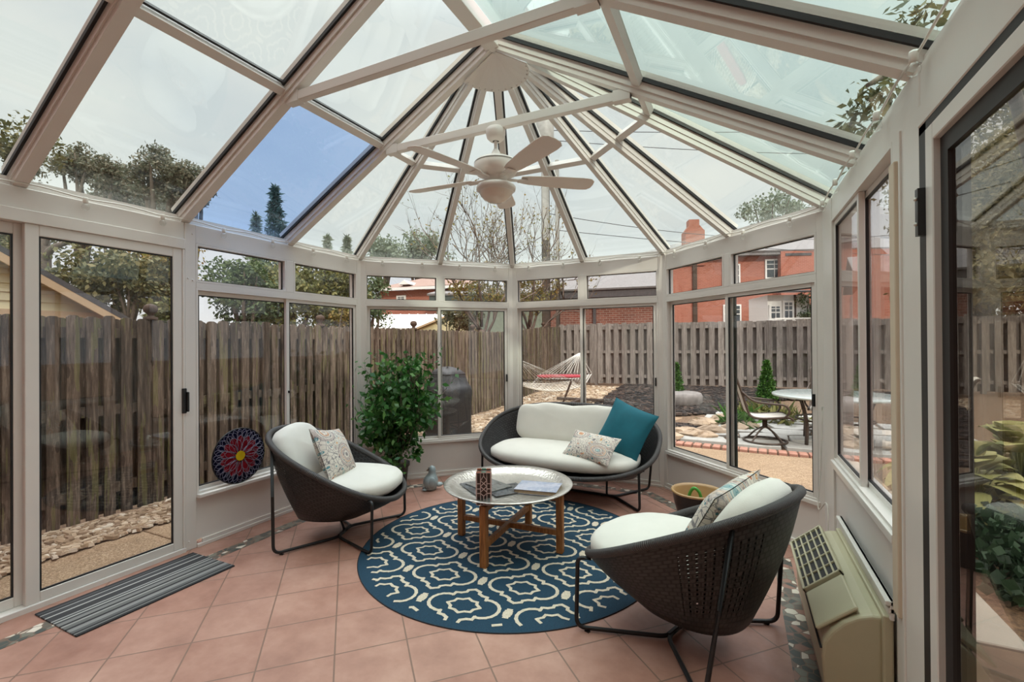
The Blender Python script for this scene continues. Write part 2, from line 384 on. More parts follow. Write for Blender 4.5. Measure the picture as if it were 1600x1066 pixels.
# outdoor wood
def picket_mat(name, cols, moss, sun=1):
    t = NT(name); r = island(t); g = t.noise(t.coord((9, 9, .8)), 5, 5, .65); f = t.noise(t.coord((60, 60, 1.5)), 4, 3)
    base = t.ramp(g, [(.28, cols[0]), (.5, cols[1]), (.72, cols[2])])
    base = t.mix(.35, base, t.ramp(r, [(0, cols[0]), (.5, cols[1]), (1, cols[2])]))
    stain = t.noise(t.coord((5, 5, .5)), 3, 4, .6); base = t.mix(t.math('MULTIPLY', t.math('GREATER_THAN', stain, .52), .45), base, cols[0])
    kn = t.n('ShaderNodeTexVoronoi'); kn.inputs['Scale'].default_value = 1; t.l(t.coord((7, 7, 2.2)), kn.inputs['Vector']); base = t.mix(t.math('MULTIPLY', t.math('LESS_THAN', kn.outputs['Distance'], .11), .7), base, cols[0])
    base = t.mix(t.math('MULTIPLY', t.math('GREATER_THAN', t.noise(t.coord((7, 7, .5)), 3, 2), .6), moss), base, lin(112, 112, 66))
    return t.pbr(base, .9, 0, t.bump(f, .5, .006), .2)
picket_l = picket_mat('weathered_brown_wood', [lin(48, 40, 34), lin(102, 88, 76), lin(158, 143, 127)], .45)
picket_b = picket_mat('weathered_grey_wood', [lin(104, 96, 90), lin(140, 131, 124), lin(170, 162, 154)], .05)
dark_wood = plain('dark_wood', lin(70, 52, 40), .8, 0, .25, 14)
# ground
t = NT('aggregate'); v = t.coord(); n1 = t.noise(v, 90, 3, .7); n2 = t.noise(v, 2.2, 3)
aggregate = t.pbr(t.mix(.3, t.ramp(n1, [(.32, lin(84, 64, 46)), (.5, lin(146, 120, 92)), (.66, lin(190, 168, 140))]), t.ramp(n2, [(.3, lin(122, 96, 72)), (.7, lin(170, 144, 114))])), .9, 0, t.bump(n1, .5, .006))
t = NT('garden_soil'); v = t.coord(); n1 = t.noise(v, 40, 4, .7)
earth = t.pbr(t.ramp(n1, [(.3, lin(62, 48, 38)), (.55, lin(116, 92, 70)), (.75, lin(150, 124, 96))]), .95, 0, t.bump(n1, .6, .01))
concrete = plain('concrete', lin(176, 172, 162), .85, 0, .08, 7, .3, 120)
t = NT('pebble'); r = island(t)
pebble = t.pbr(t.ramp(r, [(0, lin(112, 90, 68)), (.3, lin(160, 136, 108)), (.6, lin(194, 176, 152)), (.85, lin(140, 114, 90)), (1, lin(214, 204, 186))]), .8)
t = NT('mulch'); r = island(t)
mulch = t.pbr(t.ramp(r, [(0, lin(24, 20, 18)), (.6, lin(46, 38, 34)), (1, lin(82, 66, 56))]), .95)
flag = plain('flagstone', lin(166, 164, 158), .8, 0, .1, 5, .35, 40)
rockm = plain('border_rock', lin(164, 144, 122), .9, 0, .22, 8, .6, 24)
mill = plain('millstone', lin(126, 120, 116), .85, 0, .2, 8, .6, 30)
brick_edge = plain('edging_brick', lin(168, 122, 104), .9, 0, .15, 14, .4, 60)
def brick_mat(name, c1, c2, mortar, sc=1.0):
    t = NT(name); c = t.n('ShaderNodeTexCoord'); sx = t.n('ShaderNodeSeparateXYZ'); t.l(c.outputs['Object'], sx.inputs[0])
    cb = t.n('ShaderNodeCombineXYZ'); t.l(t.math('ADD', sx.outputs[0], sx.outputs[1]), cb.inputs[0]); t.l(sx.outputs[2], cb.inputs[1])
    br = t.n('ShaderNodeTexBrick'); br.inputs['Scale'].default_value = 1 / sc; br.inputs['Brick Width'].default_value = .22; br.inputs['Row Height'].default_value = .075; br.inputs['Mortar Size'].default_value = .008
    br.inputs['Color1'].default_value = (*c1, 1); br.inputs['Color2'].default_value = (*c2, 1); br.inputs['Mortar'].default_value = (*mortar, 1)
    t.l(cb.outputs[0], br.inputs['Vector']); n1 = t.noise(c.outputs['Object'], 1.2, 4)
    return t.pbr(t.mix(.25, br.outputs['Color'], t.ramp(n1, [(.3, c1), (.7, c2)])), .9)
brick_red = brick_mat('red_brick', lin(152, 86, 66), lin(172, 104, 84), lin(170, 132, 114))
brick_dark = brick_mat('garage_brick', lin(112, 62, 50), lin(142, 86, 70), lin(162, 148, 134))
shingle = plain('roof_shingle', lin(128, 124, 122), .9, 0, .14, 12, .4, 50)
shingle_dark = plain('dark_shingle', lin(84, 80, 80), .9, 0, .14, 12, .4, 50)
white_trim = plain('white_trim', lin(228, 226, 220), .6, 0, .03)
white_roof = plain('white_metal_roof', lin(222, 220, 216), .5, 0, .05)
siding = plain('yellow_siding', lin(226, 214, 170), .7, 0, .04)
tan_trim = plain('tan_trim', lin(206, 176, 138), .7, 0, .06)
dark_pane = plain('house_pane', lin(66, 72, 76), .12, 0, .3, 3, coat=.5)
bark = plain('tree_bark', lin(92, 80, 70), .95, 0, .25, 12, .8, 30)
twig = plain('twig_bark', lin(112, 96, 86), .95, 0, .2, 12)
pole_m = plain('utility_pole', lin(150, 144, 138), .8, 0, .1, 10)
wire_m = plain('wire', lin(70, 70, 72), .6)
cover_black = plain('grill_cover', lin(44, 43, 44), .5, 0, .15, 4)
rope = plain('rope', lin(222, 216, 204), .9, 0, .06)
red_pad = plain('red_pad', lin(146, 42, 52), .85, 0, .1)
sling = plain('sling_fabric', lin(196, 190, 180), .8, 0, .05)
bronze = plain('bronze_metal', lin(74, 62, 54), .45, .4)
grey_top = plain('table_top_glass', lin(176, 186, 182), .2, 0, .05, coat=.5)
L_oak = leafmat('oak_leaf', [lin(66, 68, 44), lin(98, 96, 60), lin(128, 118, 78), lin(80, 86, 56)])
L_dusk = leafmat('dusky_leaf', [lin(74, 82, 66), lin(106, 104, 86), lin(126, 116, 98), lin(88, 96, 78)])
L_holly = leafmat('holly_leaf', [lin(48, 66, 40), lin(74, 94, 56), lin(112, 126, 88), lin(58, 78, 46)])
L_yel = leafmat('yellow_green_leaf', [lin(76, 84, 46), lin(112, 114, 64), lin(140, 134, 78), lin(94, 98, 54)])
L_spruce = leafmat('spruce_needle', [lin(58, 78, 70), lin(92, 110, 98), lin(72, 92, 80)])
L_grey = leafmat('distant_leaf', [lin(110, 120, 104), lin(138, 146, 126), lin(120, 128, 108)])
L_fig = leafmat('fig_leaf', [lin(34, 72, 30), lin(62, 116, 50), lin(44, 92, 40), lin(108, 154, 80)], .34, .25)
L_arb = leafmat('arborvitae_leaf', [lin(40, 74, 28), lin(66, 106, 40), lin(88, 126, 54)])
L_hosta = leafmat('hosta_leaf', [lin(128, 132, 78), lin(156, 154, 100), lin(172, 168, 118), lin(104, 116, 66)], .5, .2)
L_ivy = leafmat('ivy_leaf', [lin(30, 50, 34), lin(44, 70, 48), lin(60, 88, 62)])
L_autumn = leafmat('autumn_leaf', [lin(150, 124, 60), lin(124, 124, 62), lin(150, 118, 66), lin(92, 100, 54)])
L_olive = leafmat('olive_leaf', [lin(80, 80, 50), lin(118, 110, 72), lin(142, 132, 92), lin(66, 70, 44)])
# ================================================================ the sunroom shell
TILE_MAP.inputs['Location'].default_value = (-.1636, .0903, 0)
A = 1.95; TG = math.tan(PI / 8); BACK = -3.6
C1 = (-A, A * TG); C2 = (-A * TG, A); C3 = (A * TG, A); C4 = (A, A * TG)
Z_SILL = .385; Z_TB = 1.795; Z_TT = 1.85; Z_HB = 2.119; Z_ET = 2.25
outline = [(-A, BACK), C1, C2, C3, C4, (A, BACK)]
def off_outline(k):
    """the floor outline pushed outwards by k (inwards if negative)"""
    a = A + k; return [(-a, BACK), (-a, a * TG), (-a * TG, a), (a * TG, a), (a, a * TG), (a, BACK)]
fl = MB().prism(off_outline(.12)[::-1], -.2, 0); floor = structure(fl.build('floor', tile), 'terracotta tiles laid diagonally across the sunroom', 'floor')
# mosaic strip let into the tiles, a constant distance from the walls
m = MB(); o1 = off_outline(-.20); o2 = off_outline(-.30)
for i in range(5):
    a, b, c, d = o1[i], o1[i + 1], o2[i + 1], o2[i]
    m.slab([(*d, .0006), (*c, .0006), (*b, .0006), (*a, .0006)], .001)
m.build('mosaic_border', mosaic, floor)

def wall_mb(p0, p1):
    p0 = Vector((*p0, 0)); p1 = Vector((*p1, 0)); t_ = (p1 - p0).normalized(); n_ = Vector((-t_.y, t_.x, 0))
    M = Matrix(((t_.x, n_.x, 0, p0.x), (t_.y, n_.y, 0, p0.y), (0, 0, 1, 0), (0, 0, 0, 1)))
    return M, (p1 - p0).length      # local x along the wall (left to right from inside), local y outwards
WN = [0]
def pane(parent, M, x0, x1, z0, z1, d, m=None, th=.006):
    return MB(M).box(x0, x1, d, d + th, z0, z1).build('pane', m or clear, parent)
def frame_mb(M, x0, x1, z0, z1, w, d0, d1, wb=None, wt=None):
    wb = wb or w; wt = wt or w
    return MB(M).box(x0, x0 + w, d0, d1, z0, z1).box(x1 - w, x1, d0, d1, z0, z1).box(x0 + w, x1 - w, d0, d1, z0, z0 + wb).box(x0 + w, x1 - w, d0, d1, z1 - wt, z1)
def gasket_part(M, x0, x1, z0, z1, d, parent, g=.007):
    return frame_mb(M, x0, x1, z0, z1, g, d, d + .012).build('gasket', gasket, parent)
def window(M, x0, x1, z0, z1, label, fixed=False):
    """one window: outer frame, sliding sashes with panes (or a single fixed pane)"""
    WN[0] += 1
    fr = structure(frame_mb(M, x0, x1, z0, z1, .014, .0, .075).build('window_%d' % WN[0], paint), label, 'window')
    if fixed:
        gasket_part(M, x0 + .016, x1 - .016, z0 + .016, z1 - .016, .03, fr, .005); pane(fr, M, x0 + .014, x1 - .014, z0 + .014, z1 - .014, .035); return fr
    return fr
def sash(M, x0, x1, z0, z1, d, parent, w=.03, wb=None, name='sash', sides=True):
    s = frame_mb(M, x0, x1, z0, z1, w, d, d + .026, wb).build(name, paint, parent, bevel=.002, seg=1)
    gasket_part(M, x0 + w, x1 - w, z0 + (wb or w), z1 - w, d - .001 + .004, s)
    pane(s, M, x0 + w - .003, x1 - w + .003, z0 + (wb or w) - .003, z1 - w + .003, d + .011); return s

def facet(side, p0, p1, sillz=Z_SILL):
    M, L = wall_mb(p0, p1); T = .09
    w = MB(M)
    # corner posts, knee panel, transom rail, header
    w.box(-.02, .045, 0, T, 0, Z_ET); w.box(L - .045, L + .02, 0, T, 0, Z_ET)
    w.box(.045, L - .045, .004, T, Z_HB, Z_ET); w.box(.045, L - .045, 0, T, Z_TB + .012, Z_TT)
    w.box(L / 2 - .032, L / 2 + .032, 0, T, Z_TT, Z_HB)
    wl = structure(w.build('wall_' + side, paint, bevel=.003, seg=1), 'aluminium framed glazed wall on the %s side of the sunroom bay' % side.replace('_', ' '), 'wall')
    MB(M).box(.04, L - .04, .012, T, .05, sillz - .03).build('knee_panel', paint_panel, wl)
    MB(M).box(.03, L - .03, -.012, T + .02, sillz - .03, sillz).build('window_sill', paint, wl, bevel=.004)
    structure(MB(M).box(0.02, L - 0.02, -.012, .012, 0, .022).box(0.03, L - .03, -.004, .012, .022, .055).build('baseboard_' + side, paint, bevel=.003), 'white skirting under the %s glazed wall' % side.replace('_', ' '), 'skirting')
    # upper windows
    window(M, .045, L / 2 - .032, Z_TT, Z_HB, 'narrow upper window, left half of the %s wall' % side.replace('_', ' '), True)
    window(M, L / 2 + .032, L - .045, Z_TT, Z_HB, 'narrow upper window, right half of the %s wall' % side.replace('_', ' '), True)
    # sliding window below
    W = window(M, .045, L - .045, sillz, Z_TB + .014, 'sliding window of two panes in the %s wall' % side.replace('_', ' '))
    sash(M, .06, L / 2 + .018, sillz + .012, Z_TB, .04, W); s2 = sash(M, L / 2 - .03, L - .06, sillz + .012, Z_TB, .012, W)
    MB(M).box(L - .078, L - .066, -.006, .012, .98, 1.06).build('latch', black_plastic, s2)
    return M, L
facet('far_left', C1, C2); facet('far', C2, C3); MF3, LF3 = facet('far_right', C3, C4, .365)
structure(MB(MF3).box(LF3 / 2 + .004, LF3 / 2 + .04, .05, .062, .40, Z_TB - .02).build('trim_1', plain('dark_weather_strip', lin(52, 54, 46), .7)), 'dark weather strip down the middle of the far right sliding window', 'trim')
structure(MB().box(-2.16, -2.09, .86, .93, -.15, 2.2).build('trim_2', plain('dark_downpipe', lin(70, 66, 62), .6)), 'dark downpipe outside the far left corner', 'downpipe')

# ---- left wall: sliding patio door, then a two-pane window up to the corner
ML, LL = wall_mb((-A, BACK), C1); y0 = -BACK      # local x = y + 3.6
w = MB(ML); T = .1
w.box(LL - .05, LL + .02, 0, T, 0, Z_ET); w.box(y0 - .85, y0 - .777, 0, T, 0, Z_ET)
w.box(0, y0 - .85, .004, T, 2.135, Z_ET); w.box(y0 - .777, LL - .05, .004, T, Z_HB, Z_ET)
w.box(y0 - .777, LL - .05, 0, T, Z_TB + .012, Z_TT); w.box(y0 - .05, y0 + .022, 0, T, Z_TT, Z_HB)
w.box(0, y0 - 2.5, 0, T, 0, 2.135)
wl = structure(w.build('wall_left', paint, bevel=.003, seg=1), 'aluminium framed wall on the left with the patio door', 'wall')
MB(ML).box(y0 - .777, LL - .04, .012, T, .05, .345).build('knee_panel', paint_panel, wl)
MB(ML).box(y0 - .777, LL - .03, -.036, T + .02, .345, .37).build('window_sill', paint, wl, bevel=.004)
for y_, z_ in ((-.80, 2.18), (-.83, 1.87), (-.80, 1.86), (-.83, .06)): MB(ML).ball((y0 + y_, -.001, z_), .006, 8, 4).build('screw_head', paint, wl)
structure(MB(ML).box(y0 - .777, LL - .02, -.012, .012, 0, .024).box(y0 - .74, LL - .03, -.004, .012, .024, .05).build('baseboard_left', paint, bevel=.003), 'white skirting under the left window', 'skirting')
window(ML, y0 - .777, y0 - .05, Z_TT, Z_HB, 'narrow upper window beside the patio door', True)
window(ML, y0 + .022, LL - .05, Z_TT, Z_HB, 'narrow upper window by the far left corner of the left wall', True)
W = window(ML, y0 - .777, LL - .05, .37, Z_TB + .014, 'sliding window of two panes between patio door and corner')
s1 = sash(ML, y0 - .768, y0 + .0, .38, Z_TB, .04, W); s2 = sash(ML, y0 - .045, LL - .06, .38, Z_TB, .012, W)
MB(ML).box(y0 - .03, y0 - .022, -.004, .012, 1.0, 1.02).build('latch', black_plastic, s2)
# patio door
d_ = MB(ML)
d_.box(y0 - 2.5, y0 - .85, -.008, T, 2.065, 2.135).box(y0 - 2.5, y0 - .85, -.01, T + .03, -.01, .03).box(y0 - .866, y0 - .85, -.004, T, .03, 2.065).box(y0 - 2.5, y0 - 2.484, -.004, T, .03, 2.065)
door = structure(d_.build('door_1', paint, bevel=.003, seg=1), 'white sliding patio door with full height glass', 'door')
def leaf(name, x0, x1, d, ws=.058):
    s = frame_mb(ML, x0, x1, .03, 2.065, ws, d, d + .034, .055, .06).build(name, paint, door, bevel=.003, seg=1)
    gasket_part(ML, x0 + ws, x1 - ws, .085, 2.005, d + .004, s, .008); pane(s, ML, x0 + ws - .004, x1 - ws + .004, .081, 2.009, d + .015); return s
lf = leaf('sliding_panel', y0 - 1.645, y0 - .866, .002); leaf('fixed_panel', y0 - 2.49, y0 - 1.615, .05)
hb_ = MB(ML).box(y0 - .872, y0 - .846, -.014, .003, .945, 1.115).box(y0 - .852, y0 - .838, -.03, .003, .955, 1.09).build('door_handle', black_plastic, lf, bevel=.004)

# ---- right wall: sliding window above the heater, then the glass door
MR, LR = wall_mb(C4, (A, BACK)); yr = C4[1]      # local x = .808 - y
X = lambda y: yr - y
w = MB(MR); SR = .715
w.box(-.02, X(.51), 0, T, 0, Z_ET); w.box(X(-.66), X(-.93), 0, T, 0, Z_ET)
w.box(X(.51), LR, .004, T, Z_HB, Z_ET); w.box(X(-2.75), LR, 0, T, 0, Z_HB)
wr = structure(w.build('wall_right', paint, bevel=.003, seg=1), 'aluminium framed wall on the right with heater and glass door', 'wall')
MB(MR).box(X(.51), X(-.66), .012, T, 0, SR - .03).build('knee_panel', paint_panel, wr)
MB(MR).box(X(.52), X(-.665), -.014, T + .02, SR - .035, SR).build('window_sill', paint, wr, bevel=.004)
MB(MR).box(X(-.665), X(-.725), -.012, .004, .45, 2.03).build('cover_strip', plain('cream_strip', lin(212, 196, 174), .5, 0, .02), wr, bevel=.004)
MB(MR).box(X(-.75), X(-.765), -.006, .004, 0, Z_HB).build('cover_bead', paint, wr, bevel=.003)
W = window(MR, X(.51), X(-.66), SR, Z_HB, 'tall sliding window of two panes above the wall heater')
sash(MR, X(.50), X(-.09), SR + .012, Z_HB - .015, .012, W, .028); sash(MR, X(-.03), X(-.65), SR + .012, Z_HB - .015, .042, W, .028)
d_ = MB(MR)
d_.box(X(-.93), X(-2.75), -.004, T, 2.055, Z_HB).box(X(-.93), X(-2.75), -.01, T + .03, -.01, .03)
door2 = structure(d_.build('door_2', paint, bevel=.003, seg=1), 'sliding glass door at the right edge of the room', 'door')
MB(MR).box(X(-.93), X(-.985), .0, T, .03, 2.06).box(X(-.93), X(-2.7), .0, T, 2.03, 2.056).build('door_channel', gasket, door2)
dim_g = glass('dimmed_door_glass', (.80, .785, .74), 1.1)  # tint dims the view, standing in for double glazing seen at a grazing angle
s = frame_mb(MR, X(-.985), X(-1.95), .03, 2.03, .055, -.002, .03, .07, .05).build('sliding_panel', paint, door2, bevel=.003, seg=1)
frame_mb(MR, X(-1.04), X(-1.895), .1, 1.98, .05, .016, .03).build('gasket', gasket, s); pane(s, MR, X(-1.05), X(-1.89), .09, 1.99, .024, dim_g)
s = frame_mb(MR, X(-1.9), X(-2.75), .03, 2.03, .055, .045, .075, .07, .05).build('fixed_panel', paint, door2, bevel=.003, seg=1)
pane(s, MR, X(-1.95), X(-2.70), .09, 1.99, .06)
hg = MB(MR).box(X(-.962), X(-.985), -.02, .0, 1.72, 1.86).build('hinge', black_plastic, door2)
for z_ in (1.755, 1.83): MB(MR).ball((X(-.974), -.022, z_), .006, 8, 4).build('screw', white_plastic, hg)

# ---- house wall behind the camera
w = MB().box(-6, -A - .1, BACK - .25, BACK, -.2, 6.2).box(A + .1, 7.5, BACK - .25, BACK, -.2, 6.2).box(-A - .1, A + .1, BACK - .25, BACK, 3.4, 6.2).box(-A - .1, -.8, BACK - .25, BACK, -.2, 3.4).box(.8, A + .1, BACK - .25, BACK, -.2, 3.4).box(-.8, .8, BACK - .25, BACK, 2.1, 3.4)
structure(w.build('wall_back', brick_red), 'brick house wall that the sunroom is built against', 'wall')
structure(MB().box(-.8, .8, BACK - .2, BACK - .14, -.02, 2.1).build('door_3', white_trim), 'white door from the sunroom into the house', 'door')

# ================================================================ glass roof
ZR = 3.37; SL = .569
roof = thing('ceiling', 'glass roof of white aluminium rafters meeting at a hub', 'ceiling'); roof['kind'] = 'structure'
def rz_(r): return ZR - SL * r
nz = 1 / math.sqrt(1 + SL * SL); HG = .085         # rafter depth under the glass
def pt(th, rr, h=0):
    """point over direction th (deg) where the slope's apothem distance is rr, raised h along the slope normal of that ray"""
    t_ = R(th); return Vector((math.cos(t_) * rr, math.sin(t_) * rr, 0))
def rafter(a, b, up, w=.062, name='rafter'):
    m = MB(); m.beam(a, b, w, .05, up, .03).beam(a, b, w * .8, .032, up, 0)
    m.mi = 1
    d = (b - a).normalized(); s = d.cross(Vector(up)).normalized()
    for k in (-1, 1): m.beam(a + s * k * (w / 2 + .006), b + s * k * (w / 2 + .006), .014, .02, up, .068)
    m.mi = 0; m.beam(a, b, w * 1.25, .03, up, .092)
    return m.build(name, [paint, gasket], roof)
EAVE = 1.985
# rays of the half octagon end
rays = [180 - 22.5 * k for k in range(9)]
def ray_r(th):     # factor apothem -> radius on this ray
    k = round((180 - th) / 22.5); return 1.0 if k % 2 == 0 else 1 / math.cos(PI / 8)
def ray_pt(th, r, h=0):
    q = ray_r(th) * r; return Vector((math.cos(R(th)) * q, math.sin(R(th)) * q, rz_(r) + h))
for th in rays:
    big = th in (180, 0)
    a, b = ray_pt(th, .02 if big else .2), ray_pt(th, EAVE)
    up = (b - a).cross(Vector((-math.sin(R(th)), math.cos(R(th)), 0))); up = up if up.z > 0 else -up
    rafter(a, b, up.normalized(), .07 if big else .052)
bays = [-.84 * k for k in range(1, 4)] + [-3.36]
ys = [0, -.84, -1.66, -2.5, -3.34]
for y in ys[1:]:
    for sx in (-1, 1):
        a = Vector((sx * .03, y, rz_(.03))); b = Vector((sx * EAVE, y, rz_(EAVE)))
        rafter(a, b, Vector((sx * SL, 0, 1)).normalized(), .072)
m = MB(); m.beam((0, .05, ZR - .01), (0, BACK, ZR - .01), .1, .1); m.build('ridge_beam', paint, roof, bevel=.004)
# purlins half way up the slope
RP = .915
for i in range(4):
    for sx in (-1, 1):
        a = Vector((sx * RP, ys[i] - .03, rz_(RP))); b = Vector((sx * RP, ys[i + 1] + .03, rz_(RP))); up = Vector((sx * SL, 0, 1)).normalized()
        m = MB().beam(a, b, .05, .045, up, .04); m.mi = 1; m.beam(a + Vector((-sx * .034, 0, SL * .034)), b + Vector((-sx * .034, 0, SL * .034)), .012, .02, up, .07); m.build('purlin', [paint, gasket], roof)
for i in range(8):
    a, b = ray_pt(rays[i], RP), ray_pt(rays[i + 1], RP); mid = (a + b) / 2
    f = R(rays[i + 1] if (i % 2) else rays[i]); up = Vector((SL * math.cos(f), SL * math.sin(f), 1)).normalized(); k = (b - a).normalized() * .025
    MB().beam(a + k, b - k, .045, .045, up, .04).build('purlin', paint, roof)
# glass panes
def gpane(pts, n, m):
    off = n * .078; p = [q + off for q in pts]
    if (p[1] - p[0]).cross(p[2] - p[0]).dot(n) < 0: p = p[::-1]
    MB().slab(p, .008).build('roof_pane', m, roof)
for i in range(4):
    for sx in (-1, 1):
        n = Vector((sx * SL, 0, 1)).normalized()
        for r0, r1 in ((.04, RP), (RP, EAVE + .03)):
            mt = mint if sx < 0 else mint2
            if sx < 0 and i == 0 and r0 == RP: mt = sky_blue
            gpane([Vector((sx * r0, ys[i], rz_(r0))), Vector((sx * r1, ys[i], rz_(r1))), Vector((sx * r1, ys[i + 1], rz_(r1))), Vector((sx * r0, ys[i + 1], rz_(r0)))], n, mt)
for i in range(8):
    f = R(rays[i + 1] if (i % 2) else rays[i]); n = Vector((SL * math.cos(f), SL * math.sin(f), 1)).normalized()
    for r0, r1 in ((.05, RP), (RP, EAVE + .03)):
        gpane([ray_pt(rays[i], r0), ray_pt(rays[i], r1), ray_pt(rays[i + 1], r1), ray_pt(rays[i + 1], r0)], n, mint2 if i >= 7 else mint)
# hub plate: a folded half cone under the rafter ends
m = MB(); prof = [(.012, ZR - .015), (.235, ZR - .235 * SL - .02)]
rings = [[(r * math.cos(R(a)), r * math.sin(R(a)), z) for a in np.linspace(180, 0, 13)] for r, z in prof]
m.loft(rings, closed=False, smooth=False); hub = m.build('hub_plate', paint, roof, solid=.006)
for a in np.linspace(172, 8, 14): MB().ball((.222 * math.cos(R(a)), .222 * math.sin(R(a)), ZR - .222 * SL - .025), .006, 6, 4).build('rivet', paint, hub)
for sx in (-1, 1):
    for q in (.05, .13): MB().ball((sx * q, -.005, rz_(q) + .03), .012, 8, 5).build('bolt', paint, hub)
# tie beams
for y, x_ in ((0, .9), (-.835, .935)):
    tb = MB().box(-x_, x_, y - .022, y + .022, 2.83, 2.885).build('tie_beam', paint, roof, bevel=.003, seg=1)
    for sx in (-1, 1): MB().box(sx * (x_ - .1), sx * x_, y - .026, y + .026, 2.825, 2.89).build('end_clip', paint, tb)
# eave gutter closing the top of the walls outside
oa = off_outline(.03); ob = off_outline(.13); m = MB()
for i in range(5):
    a, b, c, d = oa[i], oa[i + 1], ob[i + 1], ob[i]
    b_ = m._a([(*q, z) for z in (Z_ET + .002, Z_ET + .05) for q in (a, b, c, d)])
    for q in ((0, 1, 2, 3), (7, 6, 5, 4), (0, 4, 5, 1), (1, 5, 6, 2), (2, 6, 7, 3), (3, 7, 4, 0)): m._f([b_ + k for k in q])
m.build('eave_beam', paint, roof)
# ================================================================ furniture
def sgn(x): return -1 if x < 0 else 1
def sup(a, n): return math.copysign(abs(math.cos(a)) ** (2 / n), math.cos(a)), math.copysign(abs(math.sin(a)) ** (2 / n), math.sin(a))
def soft_pad(w, d, h, nx=24, ny=24, exp=2.6, wob=.0, seed=0, crown=.5, pinch=0, M=None):
    """a plump cushion: superellipse outline w x d, thickness h; local z up"""
    g = np.random.default_rng(seed); mb = MB(M)
    K = 9; n = 56; rings = []
    ph = g.random(6) * 6.28
    for i in range(K + 1):
        t_ = i / K; a = -PI / 2 + PI * t_
        rr = math.cos(a) ** .55 if 0 < i < K else .001; zz = math.sin(a)
        ring = []
        for k in range(n):
            b = 2 * PI * k / n; cx, cy = sup(b, exp)
            wv = 1 + wob * (.5 * math.sin(3 * b + ph[0]) + .3 * math.sin(7 * b + ph[1]) + .25 * math.sin(12 * b + ph[2]))
            pn = 1 - pinch * (1 - abs(abs(cx) - abs(cy))) * .0
            ring.append((w / 2 * cx * rr * wv * pn, d / 2 * cy * rr * wv * pn, h / 2 * (math.copysign(abs(zz) ** .7, zz)) * (1 + wob * .6 * math.sin(4 * b + ph[3] + i))))
        rings.append(ring)
    return mb.loft(rings)
def pillow_mb(w, h, t_, seed=0, n=22):
    """a square scatter cushion standing in local xz, thickness along y; corners pulled to points"""
    g = np.random.default_rng(seed); mb = MB(); ph = g.random(4) * 6
    for side in (-1, 1):
        idx = {}
        for i in range(n + 1):
            for j in range(n + 1):
                u = i / n * 2 - 1; v = j / n * 2 - 1
                bul = (max(0, 1 - abs(u) ** 2.4) * max(0, 1 - abs(v) ** 2.4)) ** .55
                px = w / 2 * u * (1 - .07 * (1 - v * v)); pz = h / 2 * v * (1 - .07 * (1 - u * u))
                wr = 1 + .07 * math.sin(5 * u + ph[0]) * math.sin(4 * v + ph[1])
                idx[i, j] = mb._a([(px, side * (t_ / 2 * bul * wr + .002), pz)])
        for i in range(n):
            for j in range(n):
                q = (idx[i, j], idx[i + 1, j], idx[i + 1, j + 1], idx[i, j + 1]); uv = [(i / n, j / n), ((i + 1) / n, j / n), ((i + 1) / n, (j + 1) / n), (i / n, (j + 1) / n)]
                if side > 0: q = q[::-1]; uv = uv[::-1]
                mb._f(q, True, uv)
    return mb
# ---- woven lounge chair, local +x forward, +y = left side
def woven_seat(root, w, L, f0, z0, k, wm, base_w, base_l, base_f, base_z, NE=2.4):
    n = 72
    def rim(a, out=0):
        cx, cy = sup(a, NE); f = (L + out) * cx; l = (w + out) * cy
        return Vector((f + f0, l, z0 - k * (L * cx)))
    def low(a, q):
        cx, cy = sup(a, NE); return Vector((base_f + base_l * cx * q, base_w * cy * q, base_z))
    rings = []; K = 9
    for i in range(K + 1):
        t_ = i / K; s_ = math.sin(t_ * PI / 2) ** .9
        ring = []
        for j in range(n):
            a = PI + 2 * PI * j / n; A_, B_ = rim(a), low(a, 1)
            p = A_.lerp(B_, t_); p.z = A_.z + (B_.z - A_.z) * (t_ ** 1.15); out = math.sin(t_ * PI) * .03
            c = Vector((f0, 0, p.z)); dr = (p - c); dr.z = 0; p += dr.normalized() * out; ring.append(p)
        rings.append(ring)
    for q in (.8, .5, .2): rings.append([low(PI + 2 * PI * j / n, q) + Vector((0, 0, -.012 * (1 - q))) for j in range(n)])
    sh = MB().loft(rings).build('shell', wm, root, solid=.016)
    rp = [rim(2 * PI * j / 96) + Vector((0, 0, .004)) for j in range(96)]
    mb = MB(); nn = 10; N = len(rp); cen = Vector((f0, 0, z0)); rr = .021; rg = []
    nrm = Vector((k, 0, 1)).normalized()
    for j in range(N):
        d = (rp[(j + 1) % N] - rp[j - 1]).normalized(); s_ = d.cross(nrm).normalized(); rg.append([rp[j] + s_ * rr * math.cos(2 * PI * q / nn) + nrm * rr * math.sin(2 * PI * q / nn) for q in range(nn)])
    rg.append(rg[0]); mb.loft(rg, su=1, sv=3.2).build('rim', wrap, root)
    return rim
